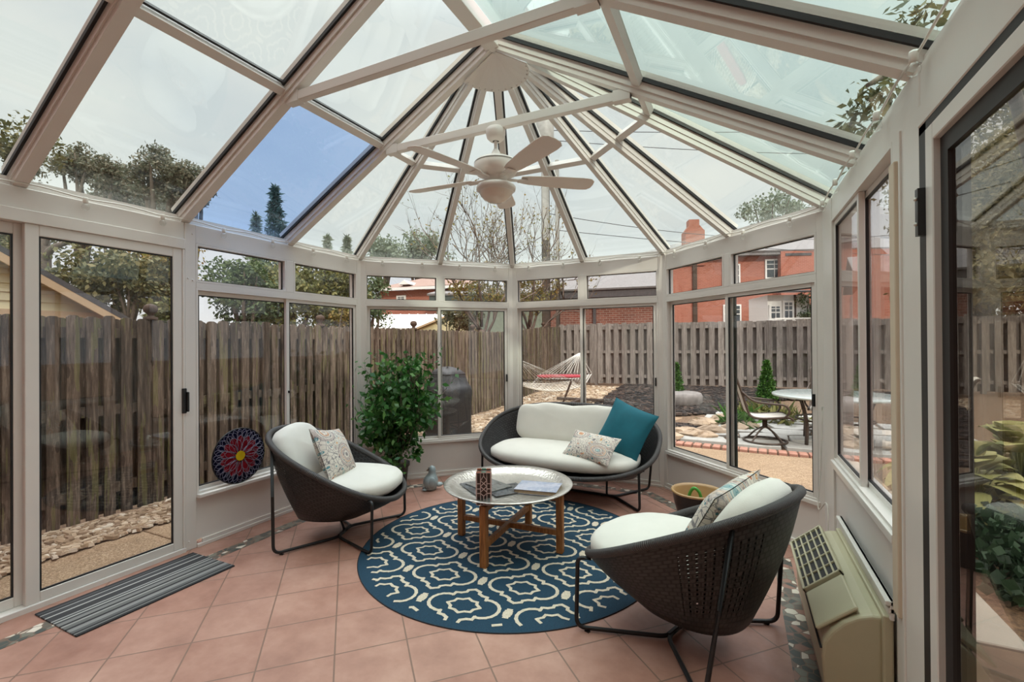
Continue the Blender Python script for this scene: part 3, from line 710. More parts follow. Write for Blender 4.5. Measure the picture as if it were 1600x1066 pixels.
def lounge_chair(name, label, loc, rz, pil_label, pil_mat):
    t = thing(name, label, 'chair', loc, rz, 'woven lounge chairs')
    rim = woven_seat(t, .385, .47, -.04, .535, .50, wicker, .225, .245, -.075, .175)
    # two bent tubes that cross to the middle bar
    for s in (1, -1):
        fr = rim(R(47) * s); rr = rim(R(133) * s)
        pts = [fr + Vector((0, 0, -.02)), Vector((.345, s * .345, fr.z - .012)), (.345, s * .36, .0165), (.0, s * .105, .0165), (.0, 0, .0165)]
        MB().tube(round_path(pts, .05), .0105, 8).build('front_leg', charcoal_metal, t)
        pts = [rr + Vector((0, 0, -.02)), (-.31, s * .40, .0165), (.0, s * .105, .0165), (.0, 0, .0165)]
        MB().tube(round_path(pts, .05), .0105, 8).build('rear_leg', charcoal_metal, t)
        for q in ((.30, s * .33), (-.27, s * .37)): MB().box(q[0] - .012, q[0] + .012, q[1] - .008, q[1] + .008, 0, .006).build('foot_pad', black_plastic, t)
    MB().beam((0, -.10, .02), (0, .10, .02), .014, .012).tube([(0, 0, .02), (-.06, 0, .175)], .009, 6).build('centre_bar', charcoal_metal, t)
    ang = .33
    M = Matrix.Translation((.075, 0, .395)) @ Matrix.Rotation(.03, 4, 'Y')
    sc_ = soft_pad(.68, .68, .15, exp=2.5, wob=.012, seed=3, M=M).build('seat_cushion', cushion, t)
    Mb = Matrix.Translation((-.315, 0, .60)) @ Matrix.Rotation(1.02, 4, 'Y')
    soft_pad(.46, .54, .17, exp=3.0, wob=.02, seed=5, M=Mb).build('back_cushion', cushion, t)
    return t
ch1 = lounge_chair('lounge_chair', 'woven charcoal lounge chair by the left window next to the potted fig', (-1.195, -.162, 0), .37, None, None)
ch2 = lounge_chair('lounge_chair', 'woven charcoal lounge chair in the right foreground in front of the wall heater', (1.18, -.35, 0), 2.76, None, None)
def scatter(name, label, mat, w, h, th, loc, M3, seed=0, group=None, cat='cushion'):
    o = pillow_mb(w, h, th, seed).build(name, mat, weld=True); o.matrix_world = Matrix.Translation(loc) @ M3
    return tag(o, label, cat, group)
def rot(z, x, y=0): return Matrix.Rotation(z, 4, 'Z') @ Matrix.Rotation(x, 4, 'X') @ Matrix.Rotation(y, 4, 'Y')
scatter('scatter_cushion', 'patterned medallion cushion leaning back in the chair by the left window', print_a, .40, .40, .15, (-1.255, -.20, .60), rot(.37 + PI / 2, -.5, .2), 1, 'printed cushions')
scatter('scatter_cushion', 'patterned floral cushion standing in the right foreground chair', print_b, .42, .42, .14, (1.36, -.37, .60), rot(2.76 + PI / 2, -.55, .15), 2, 'printed cushions')
# ---- woven loveseat against the far wall
LS = (-.03, 1.45, 0)
t = thing('loveseat', 'woven charcoal loveseat with white cushions against the far windows', 'sofa', LS, -1.61)
rim = woven_seat(t, .87, .42, 0, .507, .62, wicker_long, .66, .25, -.02, .22, 2.5)
for s in (1, -1):
    fr = rim(R(62) * s); rr = rim(R(118) * s)
    MB().tube(round_path([fr + Vector((0, 0, -.02)), (.26, s * .755, fr.z - .03), (.26, s * .76, .012), (-.03, s * .47, .012), (-.03, 0, .012)], .05), .011, 8).build('front_leg', charcoal_metal, t)
    MB().tube(round_path([rr + Vector((0, 0, -.02)), (-.40, s * .70, .012), (-.03, s * .47, .012), (-.03, 0, .012)], .05), .011, 8).build('rear_leg', charcoal_metal, t)
    MB().tube(round_path([(-.03, s * .40, .215), (-.02, s * .40, .012), (-.03, s * .46, .012)], .04), .010, 8).build('support', charcoal_metal, t)
M = Matrix.Translation((.07, 0, .365)) @ Matrix.Rotation(.05, 4, 'Y')
soft_pad(.68, 1.44, .165, exp=2.9, wob=.012, seed=8, M=M).build('seat_cushion', cushion, t)
# back cushion with its sagging top edge
mb = MB(); rings = []; K = 10; n = 80
for i in range(K + 1):
    a = -PI / 2 + PI * i / K; rr_ = math.cos(a) ** .5 if 0 < i < K else .001; zz = math.sin(a); ring = []
    for k_ in range(n):
        b = 2 * PI * k_ / n; cx, cy = sup(b, 4.2)
        y_ = .615 * cx * rr_; z_ = .215 * cy * rr_
        if cy > 0: z_ -= (.026 * (1 - abs(cx) ** 2) + .010 * math.sin(8 * cx + 1) + .005 * math.sin(15 * cx)) * cy * rr_
        ring.append(Vector((.085 * math.copysign(abs(zz) ** .7, zz), y_, z_)))
    rings.append(ring)
mb.M = Matrix.Translation((-.22, 0, .60)) @ Matrix.Rotation(-.30, 4, 'Y'); mb.v = []; mb.f = []; mb.loft(rings).build('back_cushion', cushion, t)
scatter('throw_pillow', 'plain teal square pillow propped at the right end of the loveseat', teal, .47, .47, .14, (.545, 1.44, .625), rot(-.30, -.40, .30), 4, None, 'pillow')
scatter('lumbar_pillow', 'small printed oblong pillow lying in front of the teal pillow', print_c, .46, .29, .12, (.30, 1.20, .50), rot(-.18, -.85, .10), 6, 'printed cushions', 'pillow')
# ---- coffee table with a hammered tray
TC = (-.005, .185)
t = thing('coffee_table', 'round wooden coffee table with a hammered silver tray top on the rug', 'table', (*TC, .005), 0)
TA = R(2); TZ = .40
for k_ in range(4):
    a = TA + PI / 2 * k_; M = Matrix.Rotation(a, 4, 'Z')
    MB(M).box(.355, .40, -.0225, .0225, 0, .385).build('leg', wood, t, bevel=.003, seg=1)
    MB(M).box(.20, .36, -.016, .016, .345, .378).build('bracket', wood, t)
for k_ in (0, 1):
    M = Matrix.Rotation(TA + PI / 2 * k_, 4, 'Z')
    MB(M).box(-.357, .357, -.017, .017, .115 - .002 * k_, .150 + .002 * k_).build('cross_bar', wood, t, bevel=.003, seg=1)
MB().lathe([(.001, .385), (.30, .383), (.365, .388), (.385, .405), (.398, .415), (.446, .421), (.450, .426), (.446, .430), (.400, .423), (.384, .412), (.366, .396), (.30, .391), (.001, .393)], 72).build('tray', tray_metal, t)
TT = .005 + .394
# stained glass candle box
t = thing('candle_box', 'small stained glass candle box with pale lead lines at the front of the tray', 'candle holder', (-.005, -.165, TT), .47)
h_ = .20; b = .045
MB().box(-b, b, -b, b, 0, h_).build('glass_box', sg_black, t)
m = MB(); e_ = .0035
for sx in (-1, 1):
    for sy in (-1, 1): m.beam((sx * b, sy * b, 0), (sx * b, sy * b, h_), .007, .007, (0, 1, 0), -.0035)
fr_ = [((-.5, 0), (-.5, 1)), ((.5, 0), (.5, 1)), ((-.5, 0), (.5, 0)), ((-.5, 1), (.5, 1)), ((-.22, 0), (-.22, .36)), ((.22, 0), (.22, .36)), ((0, 0), (0, .28)), ((-.22, .88), (-.22, 1)), ((.22, .88), (.22, 1)), ((-.5, .36), (-.22, .36)), ((.5, .36), (.22, .36)),
       ((-.22, .36), (0, .28)), ((.22, .36), (0, .28)), ((-.22, .36), (-.22, .80)), ((.22, .36), (.22, .80)), ((-.22, .40), (.22, .58)), ((.22, .40), (-.22, .58)), ((-.22, .58), (.22, .76)), ((.22, .58), (-.22, .76)), ((-.22, .76), (0, .9)), ((.22, .76), (0, .9)), ((0, .9), (0, 1)), ((-.5, .5), (-.22, .5)), ((.5, .5), (.22, .5)), ((-.5, .66), (-.22, .66)), ((.5, .66), (.22, .66)), ((-.22, .8), (-.22, 1)), ((.22, .8), (.22, 1))]
for q in range(4):
    Mq = Matrix.Rotation(PI / 2 * q, 4, 'Z')
    for (a0, a1), (c0, c1) in fr_:
        m.M = Mq; m.beam((a0 * 2 * b, -b - .001, a1 * h_), (c0 * 2 * b, -b - .001, c1 * h_), .0042, .003, (0, -1, 0), -.0015)
m.M = None
m.build('lead_frame', pale_lead, t)
for i_, (x_, mm) in enumerate(((-.03, sg_or), (0, sg_green), (.03, sg_or))):
    for s in (-1, 1): MB().box(x_ - .0135, x_ + .0135, s * b - s * .016, s * b + s * .001, h_, h_ + .004).build('lid_glass', mm, t)
# magazines and book on the tray
def book(name, label, w, d, h, loc, rz, cov, cat, rx=0, group=None):
    t = thing(name, label, cat, loc, rz, group); t.rotation_euler = (rx, 0, rz)
    MB().box(-w / 2 + .003, w / 2 - .004, -d / 2 + .004, d / 2 - .004, .002, h - .002).build('pages', paper, t)
    MB().box(-w / 2, w / 2, -d / 2, d / 2, h - .002, h).box(-w / 2, w / 2, -d / 2, d / 2, 0, .002).box(-w / 2, -w / 2 + .002, -d / 2, d / 2, .002, h - .002).build('cover', cov, t)
    return t
book('book', 'thick paperback with a cloudy lilac cover on the right of the tray', .29, .21, .028, (.215, .205, TT), .16, cover_cloud, 'book')
book('magazine', 'dark glossy magazine fanned out on the left of the tray', .22, .28, .007, (-.17, .10, TT), .95, cover_dark, 'magazine')
book('magazine', 'grey magazine lying on top of the dark one at the left', .21, .27, .006, (-.135, .135, TT + .0075), 1.15, cover_grey, 'magazine')
book('magazine', 'black and white magazine between candle box and cloudy book', .20, .26, .007, (.015, .115, TT), -.62, cover_dark, 'magazine')
# ---- round rug
t = thing('round_rug', 'round navy rug with a cream trellis pattern under the coffee table', 'rug', (0, .185, 0)); RR = 1.01
m = MB(); m.lathe([(.001, .0), (RR, 0), (RR, .004), (.001, .004)], 128, smooth=False); m.mi = 1
RC = (0, .185)
e1 = Vector((.993, .12)); e2 = Vector((-.12, .993)); org = Vector((-.165 - RC[0], -.376 - RC[1]))
ZC = [0]
def clipseg(a, b, lim=.955):
    return a.length < lim and b.length < lim
def stroke(pts, wd, closed=False):
    pts = [Vector(p) for p in pts]; n = len(pts)
    for i in range(n if closed else n - 1):
        a, b = pts[i], pts[(i + 1) % n]; L_ = (b - a).length; K_ = max(1, int(L_ / .02))
        for j in range(K_):
            p, q = a.lerp(b, j / K_), a.lerp(b, (j + 1) / K_)
            if not clipseg(p, q): continue
            d = (b - a).normalized(); s_ = Vector((-d.y, d.x)) * wd / 2; e = d * (wd * .35)
            if j > 0: p0 = p
            else: p0 = p - e
            q0 = q + e if j == K_ - 1 else q
            ZC[0] += 1; zc = .0050 + .00015 * (ZC[0] % 9); bI = m._a([(*(p0 - s_), zc), (*(q0 - s_), zc), (*(q0 + s_), zc), (*(p0 + s_), zc)]); m._f((bI, bI + 1, bI + 2, bI + 3))
def motif(c):
    T = lambda x, y: c + e1 * x + e2 * y
    quart = [(.112 + .088 * math.cos(R(a)), .084 * math.sin(R(a))) for a in (0, 20, 40, 60, 80, 95)] + [(.098, .078), (.094, .107), (.064, .112), (.038, .128), (.036, .148), (0, .166)]
    pts = quart + [(-x, y) for x, y in quart[-2::-1]]
    pts = pts + [(x, -y) for x, y in pts[-2:0:-1]]
    stroke([T(x, y) for x, y in pts], .019, True)
    q = [(.095, 0), (.066, .024), (.060, .048), (.028, .052), (0, .070)]
    pts = q + [(-x, y) for x, y in q[-2::-1]]; pts = pts + [(x, -y) for x, y in pts[-2:0:-1]]
    stroke([T(x, y) for x, y in pts], .017, True)
def bead(c):
    for x, w_ in ((-.026, .018), (-.013, .03), (0, .036), (.013, .03), (.026, .018)):
        for k_ in (0,):
            p = c + e2 * x * 1.3
            if p.length > .95: continue
            stroke([p - e1 * w_ / 2, p + e1 * w_ / 2], .021)
for r_ in range(-6, 7):
    for c_ in range(-5, 6):
        p = org + e1 * (.5 * c_ + (.25 if r_ % 2 else 0)) + e2 * .267 * r_
        if p.length < 1.25: motif(p)
        q = p + e1 * .25
        if q.length < 1.0: bead(q)
m.build('rug_pile', [rug_blue, rug_cream], t)
MB().tube([(RR * math.cos(a), RR * math.sin(a), .003) for a in np.linspace(0, 2 * PI, 128, endpoint=False)], .003, 6, True).build('binding', rug_edge, t)
# ---- doormat
tag(MB().box(-.22, .22, -.395, .395, 0, .008).build('doormat', mat_stripe, loc=(-1.66, -1.238, 0), bevel=.002, seg=1), 'long grey and black striped doormat in front of the patio door', 'doormat')
# ---- stained glass flower disc on the window sill
DR = .203
t = thing('stained_glass_disc', 'round stained glass disc with a red flower hanging against the left window', 'ornament', (-1.928, -.482, .577))
def petal_mesh(name, r0, r1, wd, k, ph, x, mm):
    m = MB()
    for i in range(k):
        a = 2 * PI * i / k + ph; d = Vector((math.cos(a), math.sin(a))); s_ = Vector((-d.y, d.x)); q = []
        for u, w_ in ((0, .12), (.3, .62), (.6, 1), (.82, .8), (1, 0)): q.append((u, w_))
        ring = [d * (r0 + (r1 - r0) * u) + s_ * wd / 2 * w_ for u, w_ in q] + [d * (r0 + (r1 - r0) * u) - s_ * wd / 2 * w_ for u, w_ in q[-2::-1]]
        m.slab([(x, p.x, p.y) for p in ring], .0015)
        m.mi = 1; m.tube([(x + .002, p.x, p.y) for p in ring], .0013, 5, True); m.mi = 0
    return m.build(name, [mm, sg_lead], t)
MB().prism([(DR * math.cos(a), DR * math.sin(a)) for a in np.linspace(0, 2 * PI, 64, endpoint=False)], -.004, .002, 0).build('backing_glass', sg_navy, t)
petal_mesh('outer_petal', .125, .2, .036, 30, .1, .003, sg_navy); petal_mesh('middle_petal', .11, .185, .040, 24, 0, .0045, sg_navy)
petal_mesh('red_petal', .05, .155, .058, 14, .2, .007, sg_red); petal_mesh('inner_petal', .03, .125, .046, 11, 0, .0095, sg_red)
MB().prism([(.036 * math.cos(a), .036 * math.sin(a)) for a in np.linspace(0, 2 * PI, 24, endpoint=False)], .010, .0145, 0).build('flower_centre', sg_yel, t)
MB().tube([(.0, DR * math.cos(a), DR * math.sin(a)) for a in np.linspace(0, 2 * PI, 64, endpoint=False)], .005, 6, True).build('rim', black_plastic, t)
# ---- ceramic bird
t = thing('ceramic_bird', 'pale blue grey ceramic bird figure on the tiles below the far left window', 'figurine', (-1.215, .955, 0), -.95)
spine = [((0, 0, 0), .045), ((0, 0, .018), .062), ((0, -.004, .065), .080), ((0, -.002, .105), .078), ((0, .004, .135), .058), ((0, .010, .16), .040), ((0, .013, .185), .039), ((0, .013, .21), .036), ((0, .011, .226), .024), ((0, .01, .234), .004)]
rings = [[Vector(c) + Vector((r * math.cos(2 * PI * k / 20) * (1.0), r * .9 * math.sin(2 * PI * k / 20), 0)) for k in range(20)] for c, r in spine]
MB().loft(rings, caps=(True, True)).build('body', ceramic_bird, t)
for s in (-1, 1):
    MB().ball((s * .068, .012, .085), .05, 12, 8, (.32, .75, 1.05)).build('wing', ceramic_bird, t); MB().ball((s * .03, -.058, .012), .022, 10, 6, (1, 1.2, .55)).build('foot', ceramic_bird, t); MB().ball((s * .022, -.022, .205), .005, 6, 4).build('eye', black_plastic, t)
MB().lathe([(.012, 0), (.006, .014), (.001, .024)], 10).build('beak', plain('beak_glaze', lin(150, 130, 110), .4), t).matrix_local = Matrix.Translation((0, -.022, .192)) @ Matrix.Rotation(1.75, 4, 'X')
MB().ball((0, .075, .05), .045, 12, 8, (.7, .9, .5)).build('tail', ceramic_bird, t)
# ---- glazed planter with a loop of green hose
t = thing('glazed_planter', 'black glazed planter with a tan inside on the tiles behind the right chair', 'planter', (1.165, 1.13, 0))
MB().lathe([(.001, 0), (.115, 0), (.125, .01), (.15, .08), (.172, .16), (.184, .235), (.192, .245)], 48).build('pot', black_glaze, t)
MB().lathe([(.192, .243), (.196, .252), (.190, .26), (.178, .258), (.170, .24), (.150, .14), (.11, .05), (.001, .045)], 48).build('glazed_inside', brass_pot, t)
tag(MB().tube(smooth_path([(-.03, .0, .06), (-.045, -.01, .20), (-.01, -.02, .285), (.035, -.02, .255), (.05, -.01, .15), (.04, 0, .06)], 8), .012, 10).build('garden_hose', green_hose, loc=(1.15, 1.09, 0)), 'short loop of green hose standing in the glazed planter', 'hose')
# ---- potted fig
t = thing('potted_fig', 'bushy green weeping fig in a dark pot at the far left corner of the room', 'plant', (-1.585, .865, 0))
MB().lathe([(.001, 0), (.105, 0), (.115, .01), (.135, .2), (.15, .215), (.15, .245), (.142, .245), (.132, .215), (.001, .21)], 36).build('pot', plain('dark_brown_pot', lin(42, 32, 28), .5), t)
MB().lathe([(.001, .222), (.05, .224), (.131, .218)], 24).build('soil', soil, t)
g = np.random.default_rng(11); ends = []; m = MB()
for i in range(7):
    a = 2 * PI * i / 7; p = Vector((.04 * math.cos(a), .04 * math.sin(a), .21))
    d = Vector((.13 * math.cos(a), .13 * math.sin(a), 1))
    branch(m, p, d, .50, .011, 3, g, .45, .2, 6, ends)
m.build('stem', twig, t)
pts = clumps((.02, .04, .80), (.37, .37, .42), 70, 3400, .12, 1, 4)
ep = np.array([tuple(e) for e in ends]); ep = ep[g.integers(0, len(ep), 900)] + g.normal(size=(900, 3)) * .05
pts = np.vstack([pts, ep, clumps((.05, -.02, .45), (.24, .24, .16), 14, 700, .09, 1, 9)])
wx = pts[:, 0] - 1.585; wy = pts[:, 1] + .865
ok = (wx > -1.86) & (wy - wx < 2.76 - .14) & (pts[:, 2] > .30) & (pts[:, 2] < 1.34)
leaves('foliage', pts[ok], .062, L_fig, t, .58, .5)
MB().tube(smooth_path([(.08, -.06, .26), (.15, -.09, .36), (.2, -.1, .31), (.215, -.1, .22)], 6), .003, 5).build('stem', twig, t)
leaves('foliage', np.array([[.14 + .02 * i % .1, -.09 - .004 * i, .2 + .012 * (i % 12)] for i in range(26)]) + g.normal(size=(26, 3)) * .025, .045, L_fig, t, .6, .6)
# ---- wall heater / cooler
t = thing('wall_air_unit', 'beige wall mounted heating and cooling unit under the right window', 'air conditioner', (1.95, -.185, 0))
prof = [(-.028, .03), (-.195, .03), (-.21, .06), (-.222, .20), (-.215, .255), (-.19, .30), (-.15, .345), (-.105, .375), (-.06, .392), (-.028, .394)]
MB().prism(prof, -.435, .435, 1).build('cabinet', ac_plastic, t, bevel=.012, seg=3)
MB().prism([(-.03, .0), (-.09, .0), (-.09, .03), (-.03, .03)], -.42, .42, 1).build('plinth', ac_plastic, t)
MB().box(-.022, -.002, -.465, .45, .425, .445).box(-.03, -.002, -.465, .45, .452, .47).box(-.016, -.002, -.465, .45, .40, .47).build('wall_sleeve', paint, t, bevel=.003)
MB().box(-.034, -.002, -.452, .44, .02, .408).build('back_frame', ac_plastic, t, bevel=.006)
# sloped outlet grille on the upper front edge
Mg = Matrix.Translation((-.158, 0, .333)) @ Matrix.Rotation(R(-40), 4, 'Y')      # local x down the slope
gw = MB(Mg); gr = MB(Mg).box(-.085, .085, -.12, .41, .012, .022).build('grille_recess', dark_slot, t)
m = MB(Mg)
for y0_, y1_ in ((-.13, .42),):
    m.box(-.092, -.082, y0_, y1_, .008, .034).box(.082, .092, y0_, y1_, .008, .034).box(-.092, .092, y0_, y0_ + .012, .008, .034).box(-.092, .092, y1_ - .012, y1_, .008, .034)
for k_ in range(5): m.box(-.066 + .031 * k_, -.059 + .031 * k_, -.12, .41, .016, .032)
for k_ in range(4): m.box(-.085, .085, -.02 + .11 * k_, -.013 + .11 * k_, .018, .03)
m.build('outlet_grille', ac_plastic, t, bevel=.002, seg=1)
MB(Mg).box(-.088, .088, -.42, -.14, .008, .024).build('control_lid', ac_plastic, t, bevel=.008, seg=2)
MB().box(-.226, -.218, -.43, .43, .225, .229).build('panel_seam', dark_slot, t)
# ---- cable in the right corner, outlet box at the left
tag(MB().tube(smooth_path([(1.925, .70, 1.0), (1.915, .72, .6), (1.9, .715, .36), (1.93, .64, .42), (1.935, .60, .36), (1.93, .585, .2)], 8), .004, 6).build('loose_cable', white_plastic), 'thin white cable hanging in the corner behind the wall heater', 'cable')
t = thing('outlet_box', 'small white outlet box on the left knee wall behind the chair', 'outlet', (-1.95, .06, .11))
MB().box(0, .045, -.035, .035, 0, .11).build('box', white_plastic, t, bevel=.006); MB().box(.045, .049, -.024, .024, .016, .094).build('face_plate', paint, t, bevel=.002)
# ---- ceiling fan
t = thing('ceiling_fan', 'white five bladed ceiling fan hanging from the near tie beam', 'fan', (.01, 0, 2.5))
MB().lathe([(.02, .255), (.04, .258), (.058, .275), (.065, .30), (.066, .33), (.052, .345), (.001, .345)], 32).build('canopy', fan_white, t)
MB().lathe([(.012, .19), (.012, .27)], 12).build('downrod', fan_white, t)
MB().lathe([(.001, .2), (.018, .2), (.032, .17), (.045, .145), (.1, .135), (.135, .118), (.145, .095), (.145, .06), (.13, .035), (.09, .018), (.075, .005), (.075, -.02), (.001, -.02)], 48).build('motor_housing', fan_white, t)
MB().lathe([(.146, .098), (.1465, .103), (.145, .106)], 48).build('motor_band', plain('fan_band', lin(120, 112, 104), .4), t)
MB().lathe([(.001, -.02), (.06, -.022), (.062, -.035), (.12, -.04), (.132, -.055), (.128, -.075), (.112, -.085), (.112, -.088)], 40).build('light_fitter', fan_white, t)
MB().lathe([(.112, -.085), (.108, -.1), (.085, -.13), (.05, -.15), (.001, -.158)], 40).build('lamp_bowl', plain('opal_bowl', lin(228, 214, 200), .25, 0, .01, coat=.3), t)
for k_ in range(5):
    a = R(37.5 + 72 * k_); M = Matrix.Rotation(a, 4, 'Z')
    m = MB(M); m.box(.07, .16, -.014, .014, -.004, .008).box(.15, .215, -.03, .03, -.004, .004); br_ = m.build('blade_arm', fan_white, t, bevel=.003)
    Mb = M @ Matrix.Translation((0, 0, .006)) @ Matrix.Rotation(R(-12), 4, 'X')
    o_ = [(.17, -.038), (.22, -.05), (.40, -.066), (.60, -.072), (.655, -.066), (.68, -.04), (.685, 0), (.68, .04), (.655, .066), (.60, .072), (.40, .066), (.22, .05), (.17, .038)]
    MB(Mb).prism(o_, 0, .007).build('blade', fan_white, t, bevel=.002, seg=1)
# ---- string of clear bulbs along the eaves
t = thing('string_lights', 'white string of small clear bulbs clipped along the top of the walls', 'string lights', (0, 0, 2.262))
path = off_outline(-.018); bulbs = []; cord = []
for i in range(5):
    a, b = Vector(path[i]), Vector(path[i + 1]); L_ = (b - a).length; k_ = max(4, round(L_ / .405))
    if i in (0, 4): k_ = 11
    for j in range(k_):
        p = a.lerp(b, (j + .5) / k_); q = a.lerp(b, j / k_)
        cord.append(Vector((q.x, q.y, .008))); cord.append(Vector((p.x, p.y, -.004)))
        if p.y > -2.6: bulbs.append(p)
    cord.append(Vector((b.x, b.y, .006)))
MB().tube(smooth_path(cord, 4), .0045, 5).build('cord', white_plastic, t)
for p in bulbs:
    inw = Vector((-p.x, -p.y if p.y > 0 else 0)).normalized() * .012
    s_ = MB().lathe([(.001, 0), (.011, 0), (.012, -.006), (.012, -.03), (.009, -.034), (.001, -.034)], 10).build('socket', white_plastic, t, loc=(p.x + inw.x, p.y + inw.y, .0))
    MB().lathe([(.008, -.032), (.016, -.044), (.019, -.055), (.016, -.066), (.007, -.074), (.001, -.075)], 10).build('bulb', bulb_glass, s_)
# ================================================================ the garden outside
GZ = -.16
def gz(x, y):
    k = min(1, max(0, (y - 6.5) / 5)); k = k * k * (3 - 2 * k)
    return GZ + .25 * k
m = MB(); nx, ny = 60, 60; idx = {}
for i in range(nx + 1):
    for j in range(ny + 1):
        x = -30 + 70 * i / nx; y = -8 + 68 * j / ny
        x = x if not (-4 < x < 7) else x
        idx[i, j] = m._a([(x, y, gz(x, y) - .03)])
for i in range(nx):
    for j in range(ny): m._f((idx[i, j], idx[i + 1, j], idx[i + 1, j + 1], idx[i, j + 1]), True)
structure(m.build('ground', earth), 'bare brown garden ground outside the sunroom', 'ground')
def slabs(name, label, polys, mt, z=None, th=.06):
    m = MB()
    for p in polys: m.prism(p, GZ - th, GZ if z is None else z)
    return structure(m.build(name, mt, bevel=.006, seg=1), label, 'path')
slabs('path', 'exposed aggregate path along the left wall', [[(-3.12, -4.5), (-2.05, -4.5), (-2.05, -.55), (-3.12, -.55)], [(-3.12, -.54), (-2.05, -.54), (-2.05, 1.3), (-1.2, 2.15), (-3.12, 2.15)]], aggregate)
q = [(-1.2, 2.16), (-.85, 2.1), (.85, 2.1), (2.08, .9), (2.08, 1.61), (2.9, 1.61), (2.9, 4.6), (2.08, 4.6), (.5, 4.66), (-.6, 4.2)]
slabs('path', 'tan exposed aggregate terrace outside the far right windows', [q, [(-.6, 7.0), (.2, 6.6), (.5, 7.6), (-.4, 8.2)], [(-.45, 8.2), (.5, 7.6), (3.6, 9.8), (3.4, 10.6)]], aggregate)
slabs('path', 'pale concrete strip along the right wall beside the planting bed', [[(2.1, .45), (2.765, .45), (2.765, 1.6), (2.1, 1.6)]], concrete, GZ + .02)
slabs('path', 'brick paving outside the right glass door, coloured dark for the shade there', [[(2.1, -4), (2.765, -4), (2.765, .44), (2.1, .44)]], plain('shade_dark_paving', lin(110, 92, 76), .9, 0, .2, 6, .4, 30), GZ + .01)  # the shade beside the door is put into this slab's darker colour
# gravel along the left fence
def scatter_stones(name, label, cat, mt, n, region, size, zfun, seed):
    g = np.random.default_rng(seed); m = MB()
    for _ in range(n):
        x, y = region(g); s_ = size * (.5 + .9 * g.random()); a = g.random() * 6.28; z = zfun(x, y) + s_ * .18 * g.random()
        ca, sa = math.cos(a), math.sin(a); w_, d_, h = s_ * (.7 + .6 * g.random()), s_ * (.45 + .4 * g.random()), s_ * (.22 + .25 * g.random()); tl = (g.random() - .5) * .8
        pts = []
        for (u, v, t_) in ((-.6, -.6, -.5), (.7, -.5, -.5), (.6, .7, -.5), (-.7, .5, -.5), (-.45, -.4, .5), (.5, -.35, .5), (.4, .5, .5), (-.5, .35, .5)):
            X_, Y_, Z_ = u * w_, v * d_, t_ * h + u * tl * h
            pts.append((x + X_ * ca - Y_ * sa, y + X_ * sa + Y_ * ca, z + Z_))
        b = m._a(pts)
        for q in ((0, 3, 2, 1), (4, 5, 6, 7), (0, 1, 5, 4), (1, 2, 6, 5), (2, 3, 7, 6), (3, 0, 4, 7)): m._f([b + i for i in q])
    return tag(m.build(name, mt), label, cat, kind='stuff')
def reg_l(g):
    y = -3.2 + 7.4 * g.random(); w_ = .62 + .06 * math.sin(y * 2.1); return -3.66 + w_ * g.random() ** .9, y
scatter_stones('gravel', 'loose cream river gravel in a strip along the foot of the left fence', 'gravel', pebble, 6000, reg_l, .05, lambda x, y: GZ + .02, 3)
def reg_c(g):
    while True:
        y = 2.6 + 8.4 * g.random(); x = -3.66 + 4.2 * g.random()
        e = -1.2 - .35 * math.sin(y * .9) if y > 4.4 else -1.0
        if y < 4.2: e = -1.25
        if x < e + .1 * g.normal(): return x, y
scatter_stones('gravel', 'broken tan gravel under the hammock and around the covered grill', 'gravel', pebble, 8500, reg_c, .075, lambda x, y: gz(x, y) + .0, 4)
def reg_m(g):
    while True:
        x = -1.6 + 7.6 * g.random(); y = 4.6 + 7.2 * g.random()
        back = y > 9.2 + .3 * x and y < 11.8; mid = (-.6 < x < 1.0 and 5.0 < y < 6.6 and x < .9 - .25 * (6.6 - y)); m2 = (-1.7 < x < 2.2 and 7.4 + .55 * x < y < 9.6 + .2 * x)
        if back or mid or m2: return x, y
scatter_stones('mulch', 'dark shredded bark mulch in the beds before the back fence', 'mulch', mulch, 11000, reg_m, .09, lambda x, y: gz(x, y) + .01, 5)
